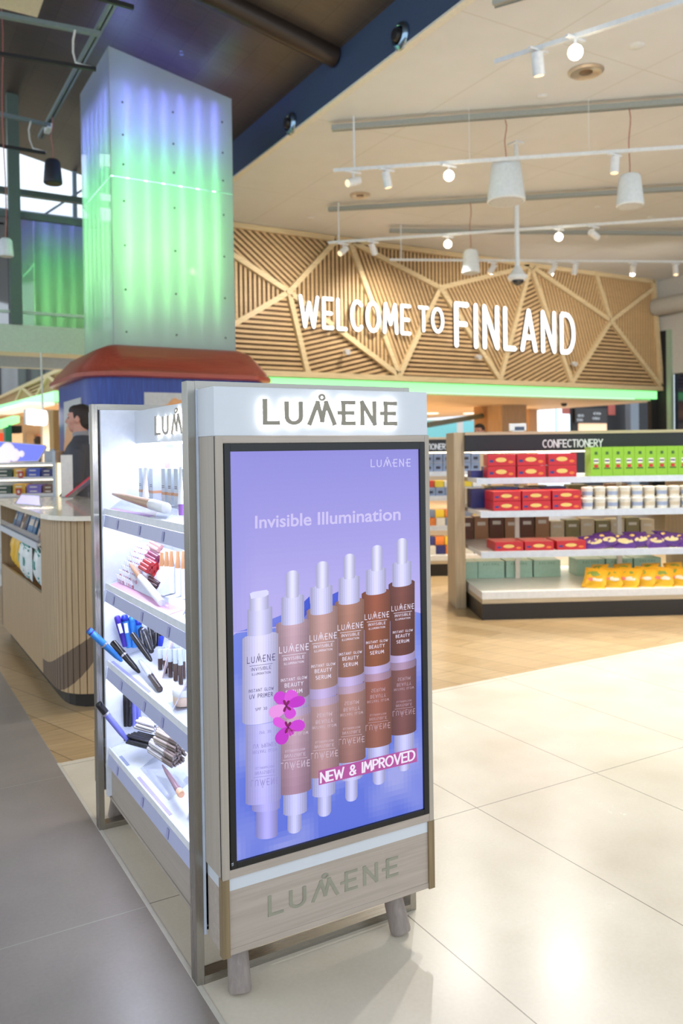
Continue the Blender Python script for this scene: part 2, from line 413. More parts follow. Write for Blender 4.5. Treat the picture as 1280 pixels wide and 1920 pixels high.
mb = MB().prism([(4.3, YW+.045, 2.6), (15.06, YW+.045, 2.6), (14.8, YW+.045, 5.0), (4.3, YW+.045, 5.0)], (0, .1, 0)); struct(mb.build('wall_back', BROWN))
mb = MB()
for a, b in [(la, na), (na, nb), (na, nm2), (na, ni), (na, nh), (nc, nh), (nc, nd), (nd, ne), (nd, nh), (nd, nj), (ne, nj), (ne, nk), (ne, nf), (ng, nf), (nf, o_), (nf, nk), (nf, BR), ((4.3, 4.95), (14.8, 4.95)), (TR, BR)]:
    mb.bar((a[0], YW-.015, a[1]), (b[0], YW-.015, b[1]), .07, .085, up=(0, 0, 1) if abs(b[0]-a[0]) > .02 else (1, 0, 0))
for a in (na, nh, ni, nd, ne, nf, ng, nj, nk, nc, nb): mb.lathe([(.055, 0), (.055, .06)], (a[0], YW-.062, a[1]), 12, axis=(0, 1, 0))
struct(mb.build('trim_4', OAKL))
struct(MB().box((4.3, YW-.06, 2.60), (15.06, YW+.3, 2.69)).build('trim_5', OAKL))
struct(MB().box((4.3, YW-.01, 4.985), (14.85, YW+.05, 5.0)).build('trim_6', BROWN))
# green light band under the slatted wall
GRN = M('green_light_band', (120, 255, 130), .5, emit=1.35, ec=(150, 255, 160), var=0)
o = MB().box((4.6, YW+.02, 2.42), (14.93, YW+.09, 2.585)).build('light_band', GRN, base=None); tag(o, 'long green lit band along the foot of the slatted wall', 'light')
# ceiling of the shop under the wall, and its far wall
PEACH = M('peach_ceiling', (238, 220, 196), .6)
slab('ceiling', (4.05, YW+.1, 2.38), (15.2, 24, 2.41), PEACH)
# right side wall with a dark shop window
slab('wall_right', (15.06, 3, 2.95), (15.3, 12.2, 5.0), M('grey_wall', (190, 188, 182), .6))
slab('wall_right', (15.06, 3, 0), (15.3, 11.74, .5), M('grey_wall'))
RW = MB().tube([(14.86, 5, 4.40), (14.86, 12.0, 4.40)], .19, 16); tag(RW.build('shutter_housing', M('grey_shutter', (176, 174, 166), .5)), 'grey rounded roller shutter housing above the dark shop window', 'shutter housing')
slab('window_1', (15.12, 3, .5), (15.14, 11.74, 2.95), M('dark_blue_glass', (22, 34, 60), .08, spec=.8))
slab('trim_7', (15.0, 11.74, 0), (15.1, 11.85, 3.9), M('green_grey_frame', (150, 172, 150), .5))
slab('wall_back', (14.82, 12.1, 0), (15.5, 12.2, 3.9), M('dark_grey_cladding', (34, 32, 34), .7))
slab('wall_back', (14.78, 12.08, 3.9), (15.06, 12.2, 5.0), M('grey_wall'))
slab('wall_right', (15.04, 11.86, 0), (15.06, 12.1, 3.9), M('dark_grey_cladding'))

# sign letters on the slatted wall: soft cornered, lit white, on dark returns
sg = root('welcome_sign', (9.2, YW-.1, 3.25), 'large glowing white letters WELCOME TO FINLAND on the slatted timber wall', 'sign')
LIT = M('lit_white_letter', (250, 252, 255), .4, emit=1.6, ec=(250, 252, 255), var=0); RET = M('letter_side', (58, 62, 66), .5)
def sign_word(word, px0, px1, top0, bot0, tx, thick):
    p0 = on(px0, bot0, Y=YW-.1); h = zat(p0.x, YW-.1, top0)-p0.z; x1 = on(px1, bot0, Y=YW-.1).x
    adv = sum(FONT[c][0] for c in word)+.0
    t = thick; gap = None
    tot = x1-p0.x; n = len(word); sx = tot/(adv+tx*(n-1)+t)       # unit width
    x = p0.x+t*sx/2
    for ch in word:
        wd, ls = FONT[ch]
        sc_x = sx; q = []
        asp = sc_x/h
        # ribbon built in true proportions so that strokes keep their width
        ls2 = [[(a*sc_x, t*sx/2+b*(h-t*sx)) for a, b in l] for l in ls]
        mb = MB()
        for kk, poly in enumerate(seg_quads(ls2, t*sx, rnd=True)):
            mb.prism([(x+a, YW-.10-kk*.0004, p0.z+b) for a, b in poly], (0, .05, 0), 0, 1)
        mb.build('letter', [LIT, RET], sg)
        x += (wd+tx)*sc_x
FONT['I'] = (.03, [[(.015,0),(.015,1)]])
sign_word('WELCOME', 561, 770, 552, 614, .33, .165)
sign_word('TO', 784, 832, 573, 622, .32, .165)
sign_word('FINLAND', 852, 1078, 565, 651, .37, .165)
# three small wall lamps under the letters
dl = None
for i, (px, py) in enumerate([(648, 659), (895, 669), (1074, 682)]):
    p = on(px, py, Y=YW-.09)
    mb = MB().tube([(0, 0, 0), (0, -.08, -.02)], .045, 12).tube([(0, .06, 0), (0, 0, 0)], .02, 8)
    one(mb, 'wall_lamp', M('lamp_silver', (220, 222, 225), .3, metal=.3), (p.x, p.y, p.z), 'small silver lamp on the slatted wall under %s' % ('the word WELCOME', 'the letters FIN', 'the last letter D of FINLAND')[i], 'wall lamp', 'small lamps on the slatted wall')

# ---------------------------------------------------------------- glazed wall at the far left
DG = D.materials.new('dark_reflecting_glass'); DG.use_nodes = True
nt = DG.node_tree; b = nt.nodes['Principled BSDF']; b.inputs['Base Color'].default_value = (.02, .025, .02, 1); b.inputs['Roughness'].default_value = .03; b.inputs['IOR'].default_value = 2.6; b.inputs['Specular IOR Level'].default_value = .9
n = nt.nodes.new('ShaderNodeTexNoise'); n.inputs['Scale'].default_value = .6; bp = nt.nodes.new('ShaderNodeBump'); bp.inputs['Strength'].default_value = .006; nt.links.new(n.outputs[0], bp.inputs['Height']); nt.links.new(bp.outputs[0], b.inputs['Normal'])
YG = 11.2
slab('window_2', (-4, YG, 3.05), (XF, YG+.03, 4.42), DG)
slab('trim_9', (-4, YG-.06, 2.70), (XF, YG+.4, 3.05), M('pale_green_band', (214, 222, 205), .5))
slab('trim_10', (-4, YG-.03, 4.42), (XF, YG+.1, 4.50), M('grey_green_steel', (96, 112, 104), .5))
slab('trim_11', (-4, YG-.02, 3.2), (XF, YG-.0, 3.235), M('pale_reflection', (205, 220, 205), .4))  # pale strip stands in for a reflection in the glass
slab('trim_12', (1.62, YG-.1, 3.05), (1.76, YG+.0, zc(1.7)), M('grey_green_steel'))
slab('trim_13', (-4, YG+.9, 5.0), (XF, YG+1.0, 5.08), M('grey_green_steel'))
for k in range(7):
    x = -3.4+k*1.25; mb = MB().bar((x, 13.0, 4.4), (x, 13.0, zc(x)), .06, .06, up=(1, 0, 0)); struct(mb.build('trim_%d' % (14+k), M('pale_blue_steel', (150, 170, 190), .5)))
mb = MB()
for k in range(5):
    x = -2+k*1.25; mb.bar((x, 13.02, 4.5), (x+1.25, 13.02, 5.5), .03, .03)
mb.bar((-4, 12.98, 5.0), (4.2, 12.98, 5.0), .05, .05); struct(mb.build('trim_21', M('pale_blue_steel')))
slab('window_3', (-4, 13.04, 4.4), (XF, 13.05, 5.2), clear('clerestory_glass', a=.1))
slab('wall_left', (-4, 13.06, 2.7), (XF, 13.2, 4.4), M('pale_wall', (205, 212, 214), .6))
# dark glazed front further back under the band
slab('wall_left', (-8, 30, 0), (9, 30.1, 9), M('grey_glazing', (104, 112, 108), .3))
mb = MB()
for k in range(9):
    X_ = on(-30+k*27, 700, Y=29.9).x; mb.box((X_, 29.9, 2), (X_+.12, 30, 6.5))
mb.bar((-2, 29.95, on(0, 722, Y=29.9).z-.5), (7, 29.95, on(150, 655, Y=29.9).z), .08, .12)
struct(mb.build('trim_22', M('dark_mullion', (66, 68, 70), .5)))
struct(MB().tube([(on(18, 700, Y=27).x, 27, 0), (on(18, 700, Y=27).x, 27, 8)], .24, 20).build('trim_23', M('grey_round_pier', (140, 142, 144), .5)))
# slatted face of the shop on the left running away from the camera
XS = 3.4
mb = MB()
ztop, zbot = 3.08, 2.68
tri = [([(15, zbot), (16.6, zbot), (15, ztop)], 90), ([(16.6, zbot), (18.2, ztop), (15, ztop)], 20), ([(16.6, zbot), (19.8, zbot), (18.2, ztop)], 90), ([(18.2, ztop), (19.8, zbot), (21.5, ztop)], 0), ([(19.8, zbot), (23, zbot), (21.5, ztop)], 90), ([(21.5, ztop), (23, zbot), (30, zbot), (30, ztop)], 15)]
for poly, ang in tri: slats(mb, poly, ang, lambda y, z: (XS, y, z), (.045, 0, 0))
struct(mb.build('wall_left', OAK))
struct(MB().box((XS+.045, 15, 2.6), (XS+.1, 30, ztop)).build('wall_left', BROWN))
mb = MB()
for a, b in [((16.6, zbot), (15, ztop)), ((16.6, zbot), (18.2, ztop)), ((18.2, ztop), (19.8, zbot)), ((19.8, zbot), (21.5, ztop)), ((21.5, ztop), (23, zbot))]: mb.bar((XS-.02, *a), (XS-.02, *b), .07, .07)
mb.box((XS-.05, 15, ztop-.03), (XS+.1, 30, ztop+.05)).box((XS-.05, 15, zbot-.09), (XS+.1, 30, zbot)); struct(mb.build('trim_24', OAKL))
g0, g1, g2 = on(-25, 774, Z=2.5), on(105, 743, Z=2.5), on(130, 746, Z=2.5)
mb = MB().bar(g0, g1, .06, .20).bar(g1, g2, .06, .20)
o = mb.build('light_band', M('pale_green_band_light', (190, 255, 200), .5, emit=.95, ec=(120, 240, 150), var=0)); tag(o, 'green lit band along the foot of the distant slatted shop front at left', 'light')
mb = MB().prism([(g0.x, g0.y+.14, 2.36), (g1.x+.03, g1.y+.09, 2.36), (g2.x, g2.y+.09, 2.36), (4.0, g2.y, 2.36), (4.0, 29.8, 2.36), (-3, 29.8, 2.36)], (0, 0, .03)); struct(mb.build('ceiling', PEACH))

# ---------------------------------------------------------------- the lit column
CX0, CX1, CY0, CY1 = 2.19, 3.515, 8.35, 9.62
col = root('lit_column', ((CX0+CX1)/2, (CY0+CY1)/2, 0), 'tall square frosted column glowing green and violet on a red and blue base', 'column')
def ztp(x): return 5.49-.2*(x-CX0)
FROST = D.materials.new('frosted_panel'); FROST.use_nodes = True; nt = FROST.node_tree; nt.nodes.clear()
o = nt.nodes.new('ShaderNodeOutputMaterial'); t = nt.nodes.new('ShaderNodeBsdfTranslucent'); t.inputs[0].default_value = (*rgb(225, 236, 232), 1)
dd = nt.nodes.new('ShaderNodeBsdfDiffuse'); dd.inputs[0].default_value = (*rgb(205, 215, 215), 1); g = nt.nodes.new('ShaderNodeBsdfGlossy'); g.inputs[1].default_value = .04
n_ = nt.nodes.new('ShaderNodeTexNoise'); n_.inputs['Scale'].default_value = 60; mr = nt.nodes.new('ShaderNodeMapRange'); mr.inputs[3].default_value = .50; mr.inputs[4].default_value = .56; nt.links.new(n_.outputs[0], mr.inputs[0])
m1 = nt.nodes.new('ShaderNodeMixShader'); nt.links.new(mr.outputs[0], m1.inputs[0]); nt.links.new(dd.outputs[0], m1.inputs[1]); nt.links.new(t.outputs[0], m1.inputs[2])
fr = nt.nodes.new('ShaderNodeFresnel'); fr.inputs[0].default_value = 1.5; m2 = nt.nodes.new('ShaderNodeMixShader'); nt.links.new(fr.outputs[0], m2.inputs[0]); nt.links.new(m1.outputs[0], m2.inputs[1]); nt.links.new(g.outputs[0], m2.inputs[2]); nt.links.new(m2.outputs[0], o.inputs[0])
# coloured tubes: violet at the top, green below, fading out towards the foot
TUBE = D.materials.new('colour_tube'); TUBE.use_nodes = True; nt = TUBE.node_tree; b = nt.nodes['Principled BSDF']
tc = nt.nodes.new('ShaderNodeTexCoord'); sx = nt.nodes.new('ShaderNodeSeparateXYZ'); nt.links.new(tc.outputs['Object'], sx.inputs[0])
mr = nt.nodes.new('ShaderNodeMapRange'); mr.inputs[1].default_value = 2.4; mr.inputs[2].default_value = 5.4; nt.links.new(sx.outputs[2], mr.inputs[0])
r = nt.nodes.new('ShaderNodeValToRGB'); e = r.color_ramp.elements; e[0].position = 0; e[0].color = (.0, .0, .0, 1); e[1].position = 1; e[1].color = (.02, .015, .08, 1)
for p, c in [(.10, (.07, .10, .07)), (.22, (.25, .62, .22)), (.36, (.42, 1.0, .36)), (.50, (.36, 1.0, .36)), (.62, (.2, .85, .28)), (.70, (.22, .46, .42)), (.77, (.26, .24, .9)), (.85, (.24, .20, 1.0)), (.90, (.16, .13, .7)), (.94, (.05, .04, .25))]:
    k = e.new(p); k.color = (*c, 1)
nt.links.new(mr.outputs[0], r.inputs[0]); nt.links.new(r.outputs[0], b.inputs['Emission Color']); b.inputs['Emission Strength'].default_value = 26
b.inputs['Base Color'].default_value = (.6, .6, .6, 1)
ZB = 2.42; T = .008
def facepanel(pts, ext, nm):
    o = MB().prism(pts, ext).build(nm, FROST, col); return o
for z0, z1f in ((ZB, None), ):
    facepanel([(CX0, CY0, ZB), (CX1, CY0, ZB), (CX1, CY0, 4.185), (CX0, CY0, 4.185)], (0, T, 0), 'frosted_panel')
    facepanel([(CX0, CY0, 4.192), (CX1, CY0, 4.192), (CX1, CY0, ztp(CX1)), (CX0, CY0, ztp(CX0))], (0, T, 0), 'frosted_panel')
    facepanel([(CX0, CY0+.01, ZB), (CX0, CY1, ZB), (CX0, CY1, 4.185), (CX0, CY0+.01, 4.185)], (T, 0, 0), 'frosted_panel')
    facepanel([(CX0, CY0+.01, 4.192), (CX0, CY1, 4.192), (CX0, CY1, ztp(CX0)), (CX0, CY0+.01, ztp(CX0))], (T, 0, 0), 'frosted_panel')
    facepanel([(CX0+.01, CY1, ZB), (CX1, CY1, ZB), (CX1, CY1, ztp(CX1)), (CX0+.01, CY1, ztp(CX0))], (0, -T, 0), 'frosted_panel')
    facepanel([(CX1, CY0+.01, ZB), (CX1, CY1-.01, ZB), (CX1, CY1-.01, ztp(CX1)), (CX1, CY0+.01, ztp(CX1))], (-T, 0, 0), 'frosted_panel')
MB().box((CX0+.22, CY0+.22, 2.2), (CX1-.22, CY1-.22, 5.15)).build('core', M('bounce_core', (200, 205, 205), .8), col)  # unseen white core added to bounce the tubes' light
mbt = MB().tube([(0, 0, 2.45), (0, 0, 5.15)], .017, 8)
tb0 = None
spots_t = [(2.375+.188*k, CY0+.05) for k in range(6)] + [(CX0+.05, CY0+.17+.188*k) for k in range(6)] + [(2.375+.188*k, CY1-.05) for k in range(6)]
tb0 = None
for k, (x, y) in enumerate(spots_t):
    if tb0 is None:
        me = mbt.build('light_tube', TUBE); tb0 = me
    else:
        me = tb0.copy(); COL.objects.link(me)
    me.parent = col; me.location = (x-col.location.x, y-col.location.y, 0)
bolt = MB().lathe([(.011, 0), (.011, .006), (.004, .01)], n=8, axis=(0, -1, 0)).build('bolt', M('bolt_steel', (110, 115, 115), .4, metal=.6))
first = True
BL = [(x, z) for x in (2.32, 2.85, 3.40) for z in (2.62, 3.05, 3.5, 3.95, 4.32, 4.62, 4.95)]
for x, z in BL:
    o = bolt if first else bolt.copy()
    if not first: COL.objects.link(o)
    first = False; o.parent = col; o.location = (x-col.location.x, CY0-col.location.y, z)
# red flared hood over a rounded blue base
def roundrect(x0, y0, x1, y1, r, n=6):
    out = []
    for cx, cy, a in ((x1-r, y0+r, -90), (x1-r, y1-r, 0), (x0+r, y1-r, 90), (x0+r, y0+r, 180)):
        for i in range(n+1):
            t = math.radians(a+90*i/n); out.append((cx+r*math.cos(t), cy+r*math.sin(t)))
    return out
def loft(mb, rings, mi=0, smooth=True, cap=True):
    n = len(rings[0]); vs_ = [p for r in rings for p in r]
    mb.add(vs_, [(i*n+j, i*n+(j+1) % n, (i+1)*n+(j+1) % n, (i+1)*n+j) for i in range(len(rings)-1) for j in range(n)], mi, smooth)
    if cap: mb.add(rings[0], [tuple(range(n-1, -1, -1))], mi); mb.add(rings[-1], [tuple(range(n))], mi)
    return mb
RED = M('red_stained_veneer', (184, 88, 64), .34, var=.12, vs_=14, kind='wood', c2=(160, 66, 50), axis=0)
prof = [(.36, 2.13, .42), (.40, 2.14, .46), (.40, 2.18, .46), (.37, 2.195, .43), (.345, 2.24, .40), (.17, 2.43, .22), (.06, 2.475, .10), (.03, 2.48, .06)]
mb = MB(); loft(mb, [[(x, y, z) for x, y in roundrect(CX0-d, CY0-d, CX1+d, CY1+d, r)] for d, z, r in prof]); mb.build('hood', RED, col)
BLU = M('blue_striped_veneer', (52, 84, 178), .35, kind='wood', c2=(36, 52, 132), axis=2)
mb = MB(); loft(mb, [[(x, y, z) for x, y in roundrect(CX0-.30, CY0-.30, CX1+.30, CY1+.30, .34)] for z in (0.0, 2.14)]); mb.build('base', BLU, col)
PW = M('poster_white', (206, 208, 206), .4); PO = M('poster_orange', (238, 176, 120), .5)
x0, x1 = on(270, 745, Y=CY0-.31).x, on(470, 745, Y=CY0-.31).x
mb = MB().box((x0, CY0-.315, 1.2), (x1-.1, CY0-.302, 1.985)); pst = mb.build('poster', PW, col)
mb = MB().prism([(x0+.12+.55*k/14, CY0-.318, 1.80+.13*math.sin(math.pi*k/14)**.8+.02*math.sin(k*1.7)) for k in range(15)]+[(x0+.67, CY0-.318, 1.3), (x0+.12, CY0-.318, 1.3)], (0, .002, 0)); mb.build('poster_picture', PO, pst)
mb = MB().box((CX0-.315, CY0+.12, .9), (CX0-.302, CY1-.35, 1.95)); pst = mb.build('poster', PW, col)
mb = MB().prism([(CX0-.319, CY0+.15+.8*k/14, 1.45+.38*math.sin(math.pi*k/14)) for k in range(15)]+[(CX0-.319, CY0+.95, 1.0), (CX0-.319, CY0+.15, 1.0)], (.002, 0, 0)); mb.build('poster_picture', PO, pst)

# ---------------------------------------------------------------- rails, tracks and lamps under the cream ceiling
def at_z(px, py, z): p = on(px, py, Z=z); return Vector((p.x, p.y, z))
def rail(p, q, label, nm='ceiling_rail', mat=GREYM, w_=.045, h=.05, grp='ceiling rails', cat='rail'):
    d = (q-p); L_ = d.length; ang = math.atan2(d.y, d.x)
    mb = MB(); mb.box((0, -w_/2, -h/2), (L_, w_/2, h/2))
    if nm == 'ceiling_rail': mb.box((0, -w_*.75, -h/2-.008), (L_, -w_*.55, h/2)).box((0, w_*.55, -h/2-.008), (L_, w_*.75, h/2))
    o = one(mb, nm, mat, p, label, cat, grp, rot=(0, -math.asin(d.z/L_), ang)); return o
WTR = M('white_track', (224, 228, 230), .4)
def ext(p, q, k): return q + (q-p)*k
r1a, r1b = at_z(622, 240, 4.93), at_z(1280, 190, 4.93); rail(r1a, ext(r1a, r1b, .8), 'long grey ceiling rail, nearest of the long ones, above the big white pendant speaker')
r2a, r2b = at_z(615, 392, 4.93), at_z(1280, 353, 4.93); rail(r2a, ext(r2a, r2b, .3), 'grey ceiling rail running behind the big white pendant speaker')
r3a, r3b = at_z(730, 432, 4.93), at_z(1280, 437, 4.93); rail(r3a, r3b, 'thin grey ceiling rail farthest back, close to the slatted wall')
r4a, r4b = at_z(925, 5, 4.93), at_z(983, -12, 4.93); rail(r4a, ext(r4a, r4b, 8), 'short piece of grey ceiling rail at the very top edge of the view')
t0a, t0b = at_z(928, 117, 4.4), at_z(1280, 3, 4.4); tk0 = rail(t0a, ext(t0a, t0b, .5), 'white lighting track slanting up to the right at the top, with a bright lit spotlight', 'lighting_track', WTR, .035, .035, 'lighting tracks', 'track')
t1a, t1b = at_z(625, 320, 4.42), at_z(1280, 276, 4.42); rail(t1a, ext(t1a, t1b, .8), 'long white lighting track passing just above the big white pendant speaker', 'lighting_track', WTR, .035, .035, 'lighting tracks', 'track')
t2a, t2b = at_z(615, 455, 4.42), at_z(1280, 410, 4.42); rail(t2a, ext(t2a, t2b, .3), 'white lighting track second from the slatted wall, starting left over the word WELCOME', 'lighting_track', WTR, .035, .035, 'lighting tracks', 'track')
t3a, t3b = at_z(730, 487, 4.42), at_z(1280, 491, 4.42); rail(t3a, t3b, 'lowest white lighting track crossing in front of the top of the slatted wall', 'lighting_track', WTR, .035, .035, 'lighting tracks', 'track')
def pos(a, b, px, z):
    """point of the straight track a-b seen at column px"""
    lo, hi = 0.0, 1.6
    for _ in range(40):
        m_ = (lo+hi)/2; P = a+(b-a)*m_; v = P-EYE; x = 640+CAM_F*v.dot(RT)/v.dot(FW)
        if x < px: lo = m_
        else: hi = m_
    P = a+(b-a)*lo; return Vector((P.x, P.y, z))
# hanging rods
for i, (a, b, px, lab) in enumerate([(t1a, t1b, 664, 'thin white rod holding up the left end of the long white lighting track'), (t2a, t2b, 635, 'thin white rod over the left end of the second lighting track'), (t3a, t3b, 752, 'thin white rod at the left end of the lowest lighting track'), (t1a, t1b, 880, 'hair-thin wire holding the long white track left of the big pendant speaker'), (t1a, t1b, 1104, 'hair-thin wire holding the long white track between the two pendant speakers')]):
    P = pos(a, b, px, 4.43); one(MB().tube([(0, 0, 0), (0, 0, 5.0-4.44)], .011 if i < 3 else .003, 8), 'hanging_rod', WTR, P, lab, 'rod', 'rods holding the tracks')
HEADW = M('spot_white', (232, 234, 236), .4); LAMPON = M('lit_lamp', (255, 246, 226), .4, emit=14, ec=(255, 240, 210), var=0); LENS = M('lamp_glass', (250, 220, 170), .2, emit=1.2, ec=(255, 225, 180), var=0)
def spotlight(a, b, px, aim, label, on_=False, lamp_p=0, dark=False):
    P = pos(a, b, px, 4.395); rt = root('track_spotlight', P, label, 'spotlight', 'spotlights on the ceiling tracks')
    MB().box((-.09, -.016, -.018), (.09, .016, .0)).build('adapter', HEADW, rt, world=False)
    MB().tube([(0, 0, -.015), (0, 0, -.07)], .012, 8).build('stem', HEADW, rt, world=False)
    d = Vector(aim).normalized(); c = Vector((0, 0, -.11))
    MB().tube([c-d*.08, c+d*.085], .045, 16).build('lamp_head', HEADW, rt, world=False)
    MB().lathe([(.0, .086), (.036, .086), (.036, .088)], c, 14, axis=d).build('lens', LENS if not on_ else LAMPON, rt, world=False)
    if on_: MB().ell(c+d*.095, (.055, .055, .055), 14).build('lamp_glare', LAMPON, rt, world=False)  # oversized glowing ball stands in for the glare of the lens
    if lamp_p: spot('spot_light', P+c+d*.17, P+c+d*5, lamp_p, 1.5, .8, (1, .84, .64), .05)
def toeye(P): return (EYE-P).normalized()
V_ = Vector
for a, b, px, on_, aim, lab in [
    (t0a, t0b, 1078, True, None, 'brightly shining spotlight on the nearest slanting track at the top right'),
    (t0a, t0b, 1008, False, (.2, .1, -1), 'unlit white spotlight left of the brightest one on the nearest track'),
    (t1a, t1b, 841, True, None, 'shining spotlight on the long track left of the big pendant speaker'),
    (t1a, t1b, 662, False, (-.9, -.1, -.35), 'white spotlight turned left at the left end of the long track'),
    (t1a, t1b, 725, False, (.2, 0, -1), 'white spotlight pointing down, second from the left on the long track'),
    (t1a, t1b, 1152, False, (-.1, 0, -1), 'white spotlight pointing down beside the right pendant speaker'),
    (t2a, t2b, 643, False, (-.8, -.2, -.6), 'white spotlight turned left at the left end of the second track over WELCOME'),
    (t2a, t2b, 699, False, (.5, .2, -.9), 'white spotlight second from the left on the second track over WELCOME'),
    (t2a, t2b, 839, True, None, 'shining spotlight on the second track above the word TO'),
    (t2a, t2b, 1047, True, None, 'small shining spotlight on the second track above FINLAND'),
    (t2a, t2b, 1113, False, (.8, .1, -.3), 'white spotlight turned right on the second track, right of a shining one'),
    (t3a, t3b, 922, False, (-.4, .4, -.8), 'white spotlight on the lowest track right of the small pendant speaker'),
    (t3a, t3b, 1036, False, (-.2, .5, -.8), 'white spotlight on the lowest track above the letters ND'),
    (t3a, t3b, 1077, False, (0, .3, -1), 'white spotlight with a warm rim on the lowest track above the last letter D'),
    (t3a, t3b, 1186, False, (.4, .4, -.6), 'white spotlight on the lowest track near the right end of the slatted wall'),
    (t3a, t3b, 1266, False, (-.2, -.2, -1), 'white spotlight on the lowest track at the right edge of the view')]:
    P = pos(a, b, px, 4.3); d = toeye(P) if aim is None else V_(aim)
    spotlight(a, b, px, d, lab, on_)
# track light: shining heads, added lamps without a head, heads washing the slatted wall
for a, b, px in [(t0a, t0b, 1078), (t0a, t0b, 1300), (t1a, t1b, 841), (t1a, t1b, 1040), (t1a, t1b, 1400), (t2a, t2b, 839), (t2a, t2b, 1047), (t2a, t2b, 1280)]:
    P = pos(a, b, px, 4.16); spot('track_and_fill_lamp', P, (P.x-.5, P.y-1.0, 0), 345, 1.9, .9, (1, .975, .93), .06)
for a, b, px, tx in [(t3a, t3b, 745, 7.6), (t3a, t3b, 922, 9.4), (t3a, t3b, 1036, 11), (t3a, t3b, 1186, 12.4), (t3a, t3b, 1270, 14), (t2a, t2b, 640, 5.6)]:
    P = pos(a, b, px, 4.2); spot('wall_washer', P, (tx, YW, 3.5), 165, 1.9, 1, (1, .92, .80), .05)
for x, z in ((8.0, 2.95), (7.2, 2.95), (10.6, 2.9), (12.5, 2.9)): pass

SPKW = M('speaker_white', (222, 228, 230), .45); SPKB = M('speaker_black', (38, 40, 48), .5); CORD = M('red_cord', (170, 104, 96), .6)
def pendant(X, Y, ztopc, py_top, py_bot, px0, px1, label, matb, cone=.72, cordm=CORD):
    zt_, zb_ = zat(X, Y, py_top), zat(X, Y, py_bot); d_ = (V_((X, Y, zb_))-EYE).dot(FW); rr = (px1-px0)/2/CAM_F*d_
    rt = root('pendant_speaker', (X, Y, zb_), label, 'speaker', 'cone shaped pendant speakers'); h = zt_-zb_
    MB().lathe([(0, .012), (rr*.86, .012), (rr*.9, 0), (rr, .01), (rr, .03), (rr*cone+.01, h-.03), (rr*cone-.01, h-.006), (rr*.3, h), (0, h)], n=28).build('shell', matb, rt, world=False)
    MB().lathe([(0, -.002), (rr*.84, -.001), (rr*.84, .008)], n=28).build('grille', M('speaker_grille', (196, 200, 202), .6) if matb != SPKB else M('speaker_grille_dark', (80, 60, 40), .6), rt, world=False)
    pts = [(.012*math.sin(k*1.1)*(0 < k < 8), .01*math.sin(k*.8)*(0 < k < 8), h+(ztopc-zt_)*k/8) for k in range(9)]
    MB().tube(pts, .006, 6).build('cord', cordm, rt, world=False)
P = pos(r1a, r1b, 950, 0); pendant(P.x+.03, P.y+.06, 4.9, 303, 379, 917, 988, 'big white cone pendant speaker hanging from a red cord near the middle', SPKW)
P = pos(r1a, r1b, 1179, 0); pendant(P.x, P.y, 4.9, 327, 387, 1157, 1207, 'white cone pendant speaker on a red cord at the right', SPKW)
P = pos(r2a, r2b, 881, 0); pendant(P.x, P.y, 4.9, 468, 513, 866, 900, 'small white cone pendant speaker hanging in front of the slatted wall', SPKW)
# dome camera on a long white pole
P = on(967, 268, Z=5.0); X, Y = P.x, P.y; zb_ = zat(X, Y, 530); zt_ = zat(X, Y, 508)
rt = root('dome_camera', (X, Y, zb_), 'white dome camera at the foot of a long white ceiling pole', 'camera')
MB().tube([(0, 0, zt_-zb_-.02), (0, 0, 5.0-zb_)], .028, 14).box((-.07, -.07, 4.98-zb_), (.07, .07, 5.0-zb_)).build('pole', WTR, rt, world=False)
MB().lathe([(0, .02), (.10, .03), (.115, .05), (.115, .08), (.09, .10), (.045, .17), (.03, .2), (0, .2)], n=24).build('housing', WTR, rt, world=False)
MB().ell((0, 0, .035), (.075, .075, .07), 16).build('dome', M('dark_dome', (40, 42, 46), .08, spec=.8), rt, world=False)
# recessed fittings in the cream ceiling
for px, py, r_, lab in [(1098, 133, .17, 'large round recessed air outlet with a silver ring beside the brightest spotlight'), (675, 365, .15, 'round recessed air outlet in the cream ceiling left of the shining spotlight')]:
    P = on(px, py, Z=5.0); rt = root('ceiling_outlet', (P.x, P.y, 4.985), lab, 'ceiling outlet', 'round ceiling outlets')
    MB().lathe([(r_*.72, .014), (r_, .014), (r_, .004), (r_*.85, -.012), (r_*.72, .0)], n=28).build('ring', M('silver_ring', (196, 184, 166), .3, metal=.5), rt, world=False)
    MB().lathe([(0, -.005), (r_*.35, -.005), (r_*.38, .0), (r_*.72, .012), (r_*.72, .014)], n=28).build('vane', M('bronze_vane', (120, 100, 80), .4, metal=.5), rt, world=False)
for i, (px, py, r_) in enumerate([(1193, 86, .075), (1017, 180, .055), (1141, 444, .06), (1121, 388, .05), (857, 428, .05), (583, 408, .05), (1220, 407, .05)]):
    P = on(px, py, Z=5.0); lab = ['above the end of the nearest track', 'below the large air outlet', 'near the back on the right', 'between the two back rails', 'left of the back rail', 'over the left part of the slatted wall', 'far back by the right wall'][i]
    one(MB().lathe([(0, -.012), (r_*.8, -.012), (r_, -.002), (r_, .0)], n=18), 'ceiling_disc', WTR, (P.x, P.y, 5.0), 'small white round disc in the cream ceiling, '+lab, 'ceiling disc', 'small discs in the cream ceiling')
